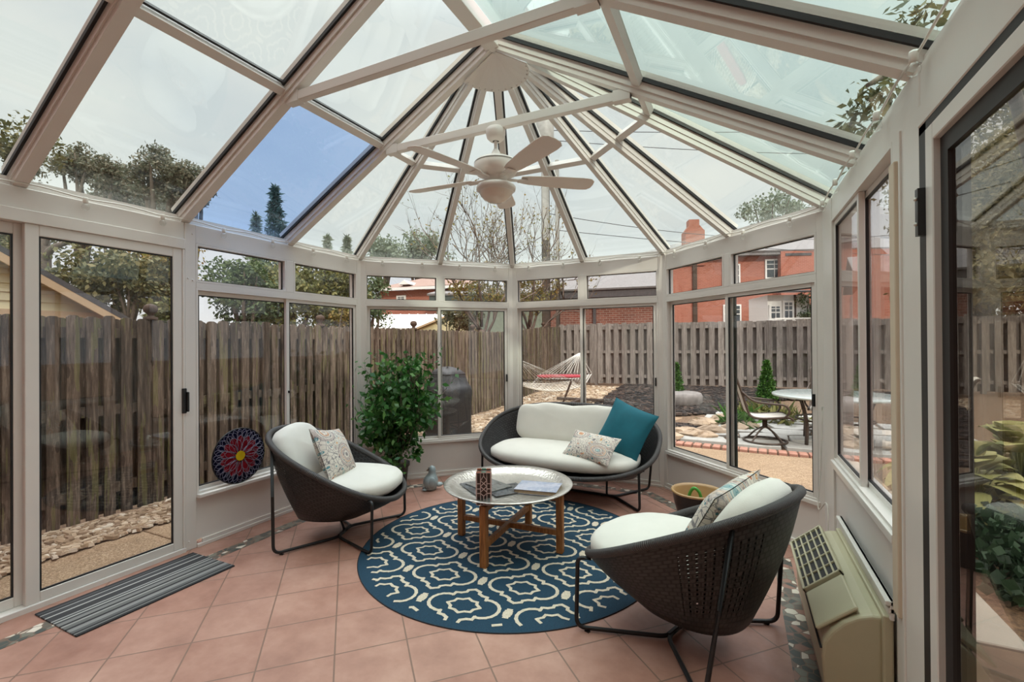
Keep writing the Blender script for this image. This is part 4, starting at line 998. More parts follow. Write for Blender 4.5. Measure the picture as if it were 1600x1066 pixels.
# ---- fences
def fence(name, label, x_fun, L, H, board, gap, mt, zf, top='ear', posts=2.4, finial=False, both=True, seed=0, mat4=None, first=None):
    """shadow-box fence along local x from 0 to L; local -y faces the garden"""
    t = thing(name, label, 'fence'); t.matrix_world = mat4
    g = np.random.default_rng(seed); m1 = MB(); m2 = MB(); x = 0; i = 0; P_ = board + gap
    Mi = mat4
    def zz(x): p = Mi @ Vector((x, 0, 0)); return zf(p.x, p.y)
    def brd(m, x, y0, y1, h, w_):
        z0 = zz(x + w_ / 2) + .03; h += g.normal() * .008; a = w_ * .28; z1 = z0 + h
        if top == 'ear': poly = [(x, z0), (x + w_, z0), (x + w_, z1 - a * .8), (x + w_ - a * .4, z1 - a * .25), (x + w_ - a, z1), (x + a, z1), (x + a * .4, z1 - a * .25), (x, z1 - a * .8)]
        else: poly = [(x, z0), (x + w_, z0), (x + w_, z1), (x, z1)]
        j = g.normal() * .003; m.prism(poly, y0 + j, y1 + j, 1)
    while x < L:
        brd(m1, x, -.062, -.042, H, board + g.normal() * .004)
        if both: brd(m2, x + P_ / 2 - gap * .2, .042, .062, H - .01, P_ - .006)
        x += P_
    m1.build('front_pickets', mt, t)
    if both: m2.build('rear_pickets', mt, t)
    for h in (.22, H * .52, H - .16):
        m = MB(); k = 0
        while k < L: e = min(L, k + 2.4); m.beam((k, 0, zz(k) + h), (e, 0, zz(e) + h), .075, .09, (0, 0, 1)); k = e
        m.build('rail', mt, t)
    k = posts * .5 if first is None else first
    while k < L:
        z0 = zz(k)
        MB().box(k - .045, k + .045, -.04, .05, z0 - .1, z0 + H + (.02 if finial else -.02)).build('post', mt, t)
        if finial: MB().lathe([(.06, 0), (.06, .025), (.03, .035), (.025, .05), (.055, .08), (.062, .105), (.05, .14), (.02, .155), (.001, .157)], 16).build('finial', dark_wood, t, loc=(k, -.02, z0 + H + .02))
        k += posts
    return t
MLF = Matrix.Translation((-3.75, -4.2, 0)) @ Matrix.Rotation(PI / 2, 4, 'Z')          # local x -> +y, local y -> -x (away from the room)
fence('wooden_fence', 'weathered brown board fence with rounded pickets along the left side', None, 15.9, 1.80, .088, .042, picket_l, gz, 'ear', 2.07, True, True, 1, MLF, 1.96)
bd = Vector((9.3, 1.0, 0)).normalized(); MBF = Matrix(((bd.x, -bd.y, 0, -3.74), (bd.y, bd.x, 0, 11.62), (0, 0, 1, 0), (0, 0, 0, 1)))
fence('wooden_fence', 'weathered grey shadow box fence across the back of the garden', None, 14.5, 1.88, .15, .10, picket_b, gz, 'flat', 2.4, False, True, 2, MBF)
# ---- covered grill
t = thing('covered_grill', 'grill under a loose black cover by the left fence', 'grill', (-2.78, 3.62, GZ - .02), -.35)
prof = [(0, .36, .27), (.05, .37, .28), (.35, .36, .275), (.62, .37, .28), (.80, .385, .285), (.88, .375, .28), (.93, .31, .25), (1.04, .265, .225), (1.12, .25, .21), (1.17, .19, .17), (1.2, .08, .08), (1.205, .005, .005)]
g = np.random.default_rng(5); rings = []
for i, (z, w_, d_) in enumerate(prof):
    ring = []
    for k in range(64):
        a = 2 * PI * k / 64; cx, cy = sup(a, 4.5); wv = 1 + .018 * math.sin(5 * a + z * 3) + .012 * math.sin(11 * a - z * 7) + .008 * math.sin(3 * a + 14 * z)
        ring.append((w_ * cx * wv, d_ * cy * wv, z + .012 * math.sin(4 * a + 1)))
    rings.append(ring)
MB().loft(rings).build('cover', cover_black, t, subsurf=1)
MB().tube([(.255 * sup(a, 4.5)[0], .215 * sup(a, 4.5)[1], 1.10) for a in np.linspace(0, 2 * PI, 48, endpoint=False)], .008, 6, True).build('hem', cover_black, t)
# ---- hammock
nr, fr_ = Vector((-2.08, 4.78, 1.12)), Vector((-2.0, 8.25, 1.16))
sn, sf = P(846, 594, 8.6), P(885, 584, 10.4); sd = Vector((RT.x, RT.y, 0)).normalized()
t = thing('hammock', 'white rope hammock slung between spreader bars near the left fence', 'hammock', (-2.05, 6.5, gz(-2, 6.5)))
o = t.location
def rel(p): return Vector(p) - o
aN, bN, aF, bF = sn - sd * .55, sn + sd * .55, sf - sd * .57, sf + sd * .57
MB().tube([rel(aN), rel(bN)], .018, 8).build('spreader_bar', dark_wood, t); MB().tube([rel(aF), rel(bF)], .018, 8).build('spreader_bar', twig, t)
m = MB(); NX, NY = 22, 18; sag = lambda u, v: -.20 * 4 * u * (1 - u) - .10 * 4 * v * (1 - v)
pt2 = lambda u, v: rel(aN.lerp(bN, v).lerp(aF.lerp(bF, v), u)) + Vector((0, 0, sag(u, v) * (.5 + .5 * math.sin(PI * u)) if 0 < u < 1 else 0))
for i in range(NY + 1): m.tube([pt2(u, i / NY) for u in np.linspace(0, 1, 13)], .006, 4)
for j in range(1, NX): m.tube([pt2(j / NX, v) for v in np.linspace(0, 1, 9)], .006, 4)
m.build('rope_bed', rope, t)
m = MB()
for i in range(15): m.tube([rel(aF.lerp(bF, i / 14)), rel(fr_)], .006, 4)
m.build('rope_harness', rope, t); m = MB()
for i in range(15): m.tube([rel(aN.lerp(bN, i / 14)), rel(nr)], .006, 4)
m.build('rope_harness', rope, t)
for p in (nr, fr_): MB().tube([rel(p) + Vector((0, .03 * math.cos(a), .03 * math.sin(a))) for a in np.linspace(0, 6.28, 16, endpoint=False)], .006, 6, True).build('ring', bronze, t)
t2 = thing('hammock_stand', 'dark wooden hammock stand on the gravel', 'stand', (-2.05, 6.5, gz(-2, 6.5)))
ra = lambda p, z: Vector((p.x, p.y, z)) - o
for p, q in ((nr, -.16), (fr_, .16)):
    MB().tube([rel((p.x, p.y + q, gz(p.x, p.y) - .05)), rel((p.x, p.y + q, p.z + .08))], .03, 8).build('upright', dark_wood, t2)
    MB().tube([rel(p), rel((p.x, p.y + q, p.z + .02))], .008, 6).build('hook', bronze, t2)
MB().beam((-.03, -1.9, -.02), (.05, 1.9, .14), .09, .07).build('base_beam', dark_wood, t2)
for s, y_ in ((1, -1.85), (1, 1.9)): MB().beam((-.6, y_, .0 if y_ < 0 else .13), (.6, y_, .0 if y_ < 0 else .13), .09, .06).build('foot_beam', dark_wood, t2)
for a_, b_ in ((aN, Vector((-2.45, 6.0, gz(0, 6.0)))), (bN, Vector((-1.86, 6.2, gz(0, 6.2))))):
    MB().tube([rel(a_) - Vector((0, 0, .03)), rel(b_)], .022, 8).build('leg', dark_wood, t2)
tag(soft_pad(.55, 1.0, .06, exp=5, M=Matrix.Translation(rel(sn.lerp(sf, .72)) + o + Vector((.0, 0, -.02))) @ Matrix.Rotation(.45, 4, 'Z') @ Matrix.Rotation(PI / 2, 4, 'Z')).build('hammock_pad', red_pad), 'red pad lying on the white rope hammock', 'pad')
# ---- round stone bench, rocks, edging bricks, flagstones
c = P(1062, 634, 11.0)
tag(MB().lathe([(.001, 0), (.46, 0), (.5, .04), (.51, .2), (.48, .27), (.44, .285), (.001, .285)], 40).build('millstone_bench', mill, loc=(c.x, c.y, gz(c.x, c.y) - .02)), 'round grey millstone laid flat in the mulch before the back fence', 'stone')
def rock(loc, s_, seed):
    g = np.random.default_rng(seed); m = MB(); n = 12; rings = []
    for i in range(6):
        a = -PI / 2 + PI * i / 5; rr = max(math.cos(a), .02); rings.append([(s_[0] * rr * math.cos(2 * PI * k / n) * (1 + .3 * g.normal() * .6), s_[1] * rr * math.sin(2 * PI * k / n) * (1 + .3 * g.normal() * .6), s_[2] * math.sin(a) * (1 + .1 * g.normal())) for k in range(n)])
    return m.loft(rings, smooth=False).build('border_rock', rockm, loc=loc)
pts_ = [(1044, 664, 7.6), (1058, 660, 7.9), (1072, 657, 8.0), (1084, 661, 7.7), (1092, 650, 8.6), (1104, 646, 8.8), (1112, 656, 8.0), (1122, 645, 9.0), (1100, 662, 7.6), (1150, 648, 8.3), (1163, 646, 8.5), (1133, 643, 9.2)]
rg_ = np.random.default_rng(8)
for i, (px, py, dp) in enumerate(pts_):
    p = P(px, py, dp); z = gz(p.x, p.y) + .03
    tag(rock((p.x, p.y, z), (.17 + .1 * rg_.random(), .13 + .06 * rg_.random(), .08 + .04 * rg_.random()), 20 + i), 'rough tan rock in the border of the mulch bed', 'rock', 'rocks edging the mulch bed')
bs = smooth_path([(.30, 4.93, 0), (1.2, 4.86, 0), (2.4, 4.82, 0), (3.6, 4.92, 0), (5.2, 5.2, 0)], 40)
acc = 0; last = bs[0]
for a, b in zip(bs, bs[1:]):
    acc += (b - a).length
    if acc >= .112:
        acc = 0; d = (b - a).normalized(); M = Matrix.Translation((b.x, b.y, GZ)) @ Matrix.Rotation(math.atan2(d.y, d.x), 4, 'Z')
        o = MB().box(-.051, .051, -.10, .10, -.05, .012).build('edging_brick', brick_edge, bevel=.006, seg=1); o.matrix_world = M
        tag(o, 'pinkish paving brick in the curved edging between terrace and flagstones', 'brick', 'edging bricks')
g = np.random.default_rng(12)
for i in range(6):
    for j in range(6):
        x = .95 + .72 * i + .28 * (j % 2) - .12 * j; y = 5.35 + .55 * j
        if x < .55 + .16 * (y - 5) or (i > 3 and j > 4): continue
        w_, d_ = .33, .25; jj = lambda: g.normal() * .045
        poly = [(-w_ + jj(), -d_ + jj()), (w_ * .3 + jj(), -d_ * 1.05 + jj()), (w_ + jj(), -d_ * .7 + jj()), (w_ + jj(), d_ + jj()), (-w_ * .1 + jj(), d_ + jj()), (-w_ + jj(), d_ * .8 + jj())]
        o = MB().prism(poly, -.03, .03).build('flagstone', flag, bevel=.008, seg=1); o.location = (x, y, gz(x, y) - .005)
        tag(o, 'pale grey irregular flagstone of the patio behind the terrace', 'flagstone', 'patio flagstones')
# ---- patio furniture
t = thing('patio_table', 'round glass topped patio table with dark legs seen through the far right window', 'table', (2.78, 5.72, GZ + .02))
MB().lathe([(.001, .70), (.80, .70), (.825, .705), (.825, .735), (.80, .742), (.001, .742)], 56).build('table_top', grey_top, t)
for k in range(4):
    a = R(40) + PI / 2 * k; ca, sa = math.cos(a), math.sin(a)
    MB().tube(round_path([(.62 * ca, .62 * sa, .70), (.50 * ca, .50 * sa, .35), (.52 * ca, .52 * sa, 0)], .2), .026, 8).build('leg', bronze, t)
MB().tube([(.5 * math.cos(a), .5 * math.sin(a), .36) for a in np.linspace(0, 2 * PI, 32, endpoint=False)], .014, 6, True).build('ring_brace', bronze, t)
def patio_chair(label, loc, rz):
    t = thing('patio_chair', label, 'chair', loc, rz, 'swivel patio chairs')
    pr = [(-.50, 1.06), (-.44, 1.02), (-.36, .80), (-.27, .50), (-.22, .42), (-.1, .39), (.12, .405), (.26, .42), (.32, .40), (.33, .37)]
    m = MB(); rings = [[(x, s, z) for s in np.linspace(-.24, .24, 7)] for x, z in [tuple(q[:2]) for q in [(v.x, v.z) for v in smooth_path([(x, 0, z) for x, z in pr], 4)]]]
    m.loft(rings, closed=False).build('sling', sling, t, solid=.012)
    for s in (-.255, .255): MB().tube(smooth_path([(x, s, z) for x, z in pr], 4), .018, 8).build('side_rail', bronze, t)
    for s in (-.31, .31): MB().tube(smooth_path([(-.36, s * .85, .80), (-.2, s, .66), (.05, s, .62), (.22, s, .60), (.27, s, .5), (.2, s * .85, .40)], 6), .016, 8).build('armrest', bronze, t)
    MB().tube([(.3 * math.cos(a), .3 * math.sin(a), .02) for a in np.linspace(0, 2 * PI, 40, endpoint=False)], .017, 6, True).build('base_ring', bronze, t)
    MB().tube([(0, 0, .38), (0, 0, .22)], .035, 10).build('swivel_post', bronze, t)
    for k in range(4):
        a = R(45) + PI / 2 * k; MB().tube(smooth_path([(0, 0, .24), (.15 * math.cos(a), .15 * math.sin(a), .16), (.3 * math.cos(a), .3 * math.sin(a), .02)], 5), .014, 6).build('spoke', bronze, t)
    return t
c1_ = patio_chair('bronze swivel patio chair with pale sling at the left of the glass table', (1.84, 5.42, GZ + .02), .12)
c2_ = copy_tree(c1_); c2_.location = (2.85, 6.75, GZ + .03); c2_.rotation_euler = (0, 0, -1.75); c2_['label'] = 'pale sling patio chair behind the glass table seen near the right corner post'
c3_ = copy_tree(c1_); c3_.location = (3.75, 5.3, GZ + .02); c3_.rotation_euler = (0, 0, 2.9); c3_['label'] = 'patio chair at the right end of the glass table seen through the right wall window'
# ---- small shrubs
def shrub(name, label, cat, loc, pts, size, lm, n=900, stem=True, **kw):
    t = thing(name, label, cat, loc); leaves('foliage', pts, size, lm, t, **kw)
    if stem: MB().tube([(0, 0, 0), (0, 0, .3)], .02, 6).build('stem', twig, t)
    return t
def cone_pts(h, r, n, seed):
    g = np.random.default_rng(seed); z = g.random(n) ** 1.3; rr = r * (1 - z) ** .75 * (.55 + .45 * g.random(n)); a = g.random(n) * 6.28
    return np.stack([rr * np.cos(a), rr * np.sin(a), z * h + .02], 1)
for (px, py, dp, h, r, lb) in ((1057, 606, 11.4, .85, .2, 'left'), (1198, 606, 11.0, .88, .23, 'right')):
    p = P(px, py, dp)
    shrub('arborvitae', 'small cone shaped evergreen before the back fence, %s' % ('beside the round millstone' if lb == 'left' else 'behind the patio chair'), 'shrub', (p.x, p.y, gz(p.x, p.y)), cone_pts(h, r, 2600, 3), .075, L_arb, aspect=.35, droop=-.8)
g = np.random.default_rng(31)
for i, (px, py, dp, lb) in enumerate(((1150, 640, 8.6, 'low strappy green plant beside the patio chair back'), (1180, 634, 9.2, 'low leafy green plant behind the patio chair'), (1222, 638, 8.8, 'low leafy plant between patio chair and table'))):
    p = P(px, py, dp)
    q = g.normal(size=(160, 3)) * (.16, .16, .06); q[:, 2] = abs(q[:, 2]) + .05
    shrub('bedding_plant', lb, 'plant', (p.x, p.y, gz(p.x, p.y)), q, .26, L_yel if i else L_arb, stem=False, aspect=.16, droop=-.6)
# ---- right hand bed
def hosta(loc, s_, seed, lb, n=46):
    t = thing('hosta', lb, 'plant', loc, seed * 1.3); g = np.random.default_rng(seed); m = MB()
    for i in range(n):
        a = 2.4 * i + g.normal() * .2; q = i / n; L_ = s_ * (.34 + .1 * g.random()); el = R(72 - 62 * q + 12 * g.normal()); w_ = L_ * .36
        d = Vector((math.cos(a), math.sin(a), 0)); s2 = Vector((-d.y, d.x, 0)); base = d * s_ * (.05 + .26 * q) + Vector((0, 0, s_ * (.60 - .44 * q + .05 * g.normal())))
        pts = []
        for k in range(7):
            u = k / 6; p = base + d * L_ * u * math.cos(el) + Vector((0, 0, L_ * u * math.sin(el) - L_ * u * u * (.55 + .3 * q)))
            ww = w_ * math.sin(PI * min(1, u * .93 + .07)) ** .75
            pts.append((p + s2 * ww + Vector((0, 0, .012)), p, p - s2 * ww + Vector((0, 0, .012))))
        for k in range(6):
            for j in range(2):
                b = m._a([pts[k][j], pts[k][j + 1], pts[k + 1][j + 1], pts[k + 1][j]]); m._f((b, b + 1, b + 2, b + 3), True)
        m.tube([(0, 0, 0), base], .004 * s_ / .6, 4)
    m.build('leaves', L_hosta, t, weld=True); return t
for i, (x, y, s_, lb) in enumerate(((3.30, 2.75, .85, 'big yellow green hosta beside the concrete strip nearest the glass door'), (3.95, 3.5, 1.0, 'large pale hosta in the middle of the right bed'), (4.55, 4.3, .9, 'yellow green hosta at the far end of the right bed'), (3.35, 3.75, .75, 'smaller hosta at the path edge of the right bed'))):
    hosta((x, y, GZ), s_, i + 1, lb, 60)
g = np.random.default_rng(41); q = np.stack([2.85 + 1.5 * g.random(4200), .95 + 1.75 * g.random(4200), GZ + .02 + .22 * g.random(4200) ** 1.5], 1)
tag(leaves('ground_ivy', q, .075, L_ivy, aspect=.85, droop=-.1), 'dark green ivy carpeting the bed beside the concrete strip', 'ivy', kind='stuff')
# ================================================================ trees
def tree(name, label, base, h_trunk, r_trunk, crown_c, crown_r, k, n, cr, size, lm, seed, cat='tree', group=None, limbs=5, aspect=.55):
    t = thing(name, label, cat, base, 0, group); g = np.random.default_rng(seed); m = MB(); b = Vector(base)
    top = Vector((0, 0, h_trunk)); m.tube(smooth_path([(0, 0, -.2), (.06 * h_trunk * g.normal() * .3, .03 * g.normal(), h_trunk * .5), top], 4), [r_trunk * (1 - .05 * i) for i in range(9)], 10)
    cc = Vector(crown_c) - b
    for i in range(limbs):
        a = 2 * PI * i / limbs + g.random(); e = cc + Vector((crown_r[0] * .6 * math.cos(a), crown_r[1] * .6 * math.sin(a), crown_r[2] * (.1 + .5 * g.random())))
        mid = top.lerp(e, .5) + Vector((g.normal() * .1, g.normal() * .1, .12 * crown_r[2]))
        m.tube(smooth_path([top * (.75 + .06 * i if i < 4 else 1), mid, e], 4), [r_trunk * .55 * (1 - .1 * j) for j in range(9)], 7)
    m.build('trunk', bark, t)
    p = clumps(tuple(cc), crown_r, k, n, cr, .8, seed); leaves('foliage', p, size, lm, t, aspect); return t
def tree_low(o, c, r, k, n, cr, size, lm, seed):
    b = Vector(o.location); leaves('foliage', clumps(tuple(Vector(c) - b), r, k, n, cr, .8, seed), size, lm, o, .5)
def gb(px, dp): p = P(px, 533, dp); return (p.x, p.y, -.2)
def cz(px, py, dp): return tuple(P(px, py, dp))
# oak at the left whose limbs show above the garage
base = gb(62, 12)
t = thing('oak_tree', 'big oak with spreading limbs behind the yellow garage', 'tree', base); m = MB(); b = Vector(base); W = lambda px, py, d: Vector(cz(px, py, d)) - b
m.tube(smooth_path([(0, 0, -.2), W(62, 470, 12), W(64, 400, 12), W(58, 330, 12.2)], 5), [.24 - .004 * i for i in range(16)], 10)
for ln in ([W(64, 415, 12), W(80, 390, 11.9), W(110, 378, 11.8), W(150, 372, 11.6)], [W(64, 440, 12), W(85, 436, 12), W(112, 430, 11.8), W(130, 418, 11.5), W(160, 405, 11.2)], [W(62, 395, 12), W(74, 372, 12), W(96, 330, 12)], [W(64, 450, 12), W(40, 425, 12.5), W(10, 410, 12.8)], [W(60, 380, 12), W(40, 330, 12.4), W(20, 290, 12.6)]):
    m.tube(smooth_path(ln, 6), np.linspace(.11, .03, 6 * (len(ln) - 1) + 1).tolist(), 7)
m.build('trunk', bark, t)
p = np.vstack([clumps(tuple(W(30, 232, 13)), (.75, .8, .8), 26, 1900, .34, .8, 1), clumps(tuple(W(25, 330, 12.6)), (1.0, .8, .6), 16, 500, .34, .8, 2), clumps(tuple(W(15, 400, 12.5)), (.8, .8, .9), 26, 1500, .35, .8, 3), clumps(tuple(W(78, 372, 12.6)), (.5, .5, .3), 10, 240, .22, .8, 4)])
leaves('foliage', p, .13, L_oak, t, .5)
tree('maple_tree', 'broad olive green maple seen through the patio door', gb(200, 11), 2.2, .07, cz(186, 432, 11), (1.2, 1.2, .75), 60, 6000, .34, .12, L_oak, 21)
tree('maple_tree', 'olive brown tree with an upright trunk at the right of the patio door', gb(252, 12), 2.8, .17, cz(262, 425, 12), (.6, .8, 1.1), 30, 2400, .34, .12, L_autumn, 22)
tree('tall_tree', 'tall dark tree rising above the roof panes, second from the left', gb(128, 16), 4.5, .2, cz(125, 258, 16), (.75, .8, .55), 26, 4200, .3, .10, L_dusk, 23)
tree('tall_tree', 'tall dark tree seen through the roof, left of centre of the left slope', gb(182, 16), 4.5, .2, cz(186, 278, 16), (.7, .7, .75), 26, 4200, .3, .10, L_dusk, 24)
tree('tall_tree', 'tallest tree seen through the roof left of the blue pane', gb(245, 15), 4.5, .22, cz(250, 275, 15), (.95, .9, .85), 38, 6000, .32, .10, L_dusk, 25)
tree('tall_tree', 'dark tree low beside the blue roof pane', gb(296, 15), 4.0, .2, cz(300, 290, 15), (.6, .6, .6), 22, 3200, .3, .10, L_dusk, 26)
tree('hedge_tree', 'wide dusky tree line below the roof trees at the left', gb(200, 18), 2.5, .2, cz(200, 330, 18), (3.6, .8, 1.0), 60, 9000, .45, .12, L_dusk, 63)
tree('hedge_tree', 'dusky tree line behind the oak at the far left', gb(20, 17), 2.5, .2, cz(20, 330, 17), (1.6, .8, 1.2), 40, 5500, .4, .12, L_dusk, 64)
tree('holly_tree', 'grey green holly beside the patio door post', gb(385, 9.5), 1.2, .12, cz(382, 450, 9.5), (.52, .7, .95), 50, 5200, .24, .085, L_holly, 27)
tree('cypress_tree', 'bushy yellow green conifer left of the corner post', gb(455, 10.5), 1.3, .14, cz(455, 458, 10.5), (.75, .8, 1.1), 60, 6500, .28, .09, L_yel, 28)
tree('cypress_tree', 'yellow green conifer filling the last left wall window', gb(525, 11.5), 1.3, .14, cz(522, 460, 11.5), (.75, .8, .9), 60, 6500, .28, .09, L_yel, 29)
tree('bushy_tree', 'yellow leaved bush just behind the left fence by the corner post', gb(536, 9.3), 1.0, .06, cz(536, 492, 9.3), (.2, .2, .28), 14, 700, .12, .07, L_autumn, 30)
tree('bushy_tree', 'bright green bush peeping over the left fence at the patio door', gb(258, 6.4), 1.2, .05, cz(256, 492, 6.4), (.22, .25, .2), 14, 700, .12, .075, L_yel, 31)
tree('dark_bush', 'dark green bush in the gap of the corner post', gb(580, 15), 1.2, .1, cz(580, 470, 15), (.55, .6, .8), 30, 2200, .26, .1, L_holly, 47)
def spruce(label, px, top, dp, r, seed, lm, base_py=480):
    b = gb(px, dp); h = P(px, top, dp).z + .2
    t = thing('spruce_tree', label, 'tree', b); MB().tube([(0, 0, 0), (0, 0, h * .95)], [.22, .03], 8).build('trunk', bark, t)
    g = np.random.default_rng(seed); n = 3800; z = g.random(n) ** .8; tier = (z * 13) % 1
    rr = r * (1 - z) ** .9 * (.45 + .55 * (1 - tier)) * (.5 + .5 * g.random(n)); a = g.random(n) * 6.28
    leaves('foliage', np.stack([rr * np.cos(a), rr * np.sin(a), .1 * h + z * h * .9 - rr * .25], 1), .3, lm, t, .3, .4)
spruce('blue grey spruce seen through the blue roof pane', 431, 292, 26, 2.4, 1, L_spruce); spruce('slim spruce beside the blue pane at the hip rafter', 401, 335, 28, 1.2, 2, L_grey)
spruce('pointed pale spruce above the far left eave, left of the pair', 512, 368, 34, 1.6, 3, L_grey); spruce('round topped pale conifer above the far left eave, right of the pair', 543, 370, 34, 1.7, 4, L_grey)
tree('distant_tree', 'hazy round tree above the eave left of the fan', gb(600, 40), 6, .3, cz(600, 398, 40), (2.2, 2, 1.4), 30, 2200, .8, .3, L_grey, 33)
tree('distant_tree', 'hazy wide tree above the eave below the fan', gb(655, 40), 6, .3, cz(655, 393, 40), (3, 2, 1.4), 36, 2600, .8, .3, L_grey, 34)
# bare branched tree behind the fence in the middle
for nm, lb, px, dp, seed, tgt, extra in (('crab_apple_tree', 'sparse tree with bare upper twigs and yellow leaves behind the fence left of the pole', 752, 13.5, 5, 700, 0), ('crab_apple_tree', 'sparse twiggy tree behind the fence in front of the brick garage', 826, 14.0, 9, 500, 1)):
    b = gb(px, dp); t = thing(nm, lb, 'tree', b); g = np.random.default_rng(seed); ends = []; m = MB()
    m.tube([(0, 0, -.2), (.05, 0, 1.2), (0, .05, 2.0)], [.12, .1, .09], 8)
    for i in range(6): branch(m, (0, .03, 1.5 + .12 * i), (.75 * math.cos(i * 1.05), .75 * math.sin(i * 1.05), 1.0 + .2 * (i % 2)), 1.75, .05, 4, g, .5, .22, 5, ends, (2, 3))
    m.build('branch', twig, t)
    c_ = P(px, 450, dp) - Vector(b)
    pts = np.vstack([clumps(tuple(c_), (1.0, .8, .75), 40, 2300, .25, .8, seed)]); e = np.array([tuple(v) for v in ends]); e = e[g.integers(0, len(e), 420)] + g.normal(size=(420, 3)) * .06
    leaves('foliage', np.vstack([pts, e]), .085, L_autumn, t, .5)
tree('dense_bush', 'dense green bush behind the fence under the twiggy tree', gb(712, 14.5), .8, .06, cz(720, 497, 14.5), (.8, .6, .45), 26, 1700, .22, .09, L_oak, 36)
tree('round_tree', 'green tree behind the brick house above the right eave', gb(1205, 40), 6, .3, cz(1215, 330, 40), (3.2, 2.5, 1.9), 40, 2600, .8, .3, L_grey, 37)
tree('small_tree', 'leafy dark tree beside the white porch', gb(1272, 22), 2, .1, cz(1272, 480, 22), (.75, .8, 1.2), 26, 2200, .3, .12, L_holly, 38)
# big tree to the right with a bough over the roof
base = gb(1640, 11)
t = thing('locust_tree', 'large yellow green tree filling the glass door view with a bough over the roof', 'tree', base); b = Vector(base); m = MB()
m.tube(smooth_path([(0, 0, -.2), (.1, 0, 1.5), (0, .1, 3), (-.2, 0, 4.6)], 4), np.linspace(.22, .12, 13).tolist(), 10)
bp = [Vector((0, 0, 3.0)), Vector((4.3, 4.6, 4.6)) - b, Vector((3.2, 3.4, 4.3)) - b, Vector((2.55, 2.5, 3.75)) - b]
m.tube(smooth_path(bp, 6), np.linspace(.09, .02, 19).tolist(), 7)
for k_ in range(6): m.tube(smooth_path([Vector((0, 0, 2.2 + .3 * k_)), Vector((-1.2 + .2 * k_, -1 + .5 * (k_ % 3), 3.2 + .3 * k_)), Vector((-2.2 + .3 * k_, -1.6 + .9 * (k_ % 3), 3.6 + .2 * k_))], 4), np.linspace(.07, .02, 9).tolist(), 6)
m.build('trunk', bark, t)
p = np.vstack([clumps(tuple(Vector(cz(1545, 330, 9.5)) - b), (1.5, 1.5, 1.9), 90, 7500, .4, .8, 51), clumps(tuple(Vector(cz(1640, 300, 9.5)) - b), (1.6, 1.6, 2.2), 60, 5000, .45, .8, 52), clumps(tuple(Vector(cz(1550, 430, 8)) - b), (.5, .6, .6), 16, 600, .22, .8, 57)])
leaves('foliage', p, .12, L_olive, t, .45)
p = np.vstack([clumps(tuple(Vector(cz(1352, 172, 4.6)) - b), (.28, .4, .16), 14, 210, .13, .7, 53), clumps(tuple(Vector(cz(1440, 30, 4.4)) - b), (.3, .4, .2), 10, 100, .14, .7, 54), clumps(tuple(Vector(cz(1400, 235, 5.5)) - b), (.5, .5, .3), 16, 400, .2, .7, 55)])
leaves('foliage', p, .11, L_oak, t, .4, .9)
tree('dense_tree', 'dense olive tree behind the back fence at the right edge', gb(1530, 17), 2.5, .25, cz(1560, 400, 17), (3.0, 2.0, 3.2), 140, 15000, .6, .2, L_olive, 71)
tree('dense_tree', 'tall olive tree behind the back fence filling the top of the glass door', gb(1690, 17), 2.5, .25, cz(1640, 260, 15), (2.6, 2.0, 3.6), 130, 14000, .6, .2, L_olive, 72)
# ================================================================ houses
# yellow clapboard garage beyond the left fence: gable end facing the room
x0, x1, ya = -6.4, -13, 0
t = thing('yellow_garage', 'pale yellow clapboard garage with a low gable behind the left fence', 'garage', (-7.2, .0, 0))
yl, yr_, zev, zap = -4.4, .957, 1.88, 3.49; ym = (yl + yr_) / 2
m = MB(); z = zev + .02; k = 0
def half(zq): return (yr_ - ym) * max(0, (zap - zq) / (zap - zev))
while z < zap - .1:
    z2 = min(z + .115, zap - .02); h0, h1 = half(z), half(z2)
    b_ = m._a([(.03, ym - h0, z), (.03, ym + h0, z), (.008, ym + h1, z2), (.008, ym - h1, z2), (0, ym - h0, z), (0, ym + h0, z)]); m._f((b_, b_ + 1, b_ + 2, b_ + 3)); m._f((b_ + 4, b_ + 5, b_ + 1, b_)); z = z2
m.build('clapboard', siding, t)
MB().box(-6, 0, yl + .1, yr_ - .1, -.2, zev + .02).build('wall', siding, t)
MB().box(-.05, .06, yl - .2, yr_ + .02, zev - .14, zev + .02).build('trim_board', tan_trim, t)
for s in (-1, 1):
    e = ym + s * (half(zev) + .28); ez = zev - .17
    MB().slab([(.22, ym, zap + .05), (.22, e, ez), (-6, e, ez), (-6, ym, zap + .05)], .07 * s).build('roof', shingle_dark, t)
    MB().beam((.20, ym, zap - .07), (.20, e, ez - .11), .035, .12).build('barge_board', tan_trim, t)
# brick garage behind the back fence
def local(o): return Matrix.Translation(o)
c0 = P(868, 533, 17.2); c1 = P(1034, 533, 16.0); d = (c1 - c0); d.z = 0; Lg = d.length; ang = math.atan2(d.y, d.x)
t = thing('brick_garage', 'low dark red brick garage with a grey shingle roof right behind the back fence', 'garage', (c0.x, c0.y, 0), ang)
zw = 3.05
MB().box(-.3, Lg, 0, 5, -.2, zw).build('wall', brick_dark, t); MB().box(-.6, Lg + .15, -.35, -.05, zw - .05, zw + .22).build('fascia', shingle_dark, t)
m = MB().slab([(-.7, -.4, zw + .2), (Lg + .2, -.4, zw + .2), (Lg + .2, 2.6, zw + 1.15), (-.7, 2.6, zw + 1.15)], .06); m.build('roof', shingle, t); MB().slab([(-.7, 5.4, zw + .2), (Lg + .2, 5.4, zw + .2), (Lg + .2, 2.6, zw + 1.15), (-.7, 2.6, zw + 1.15)], .06).build('roof', shingle, t)
MB().box(1.4, 1.5, -.07, 0, 1.5, zw).build('downpipe', shingle_dark, t)
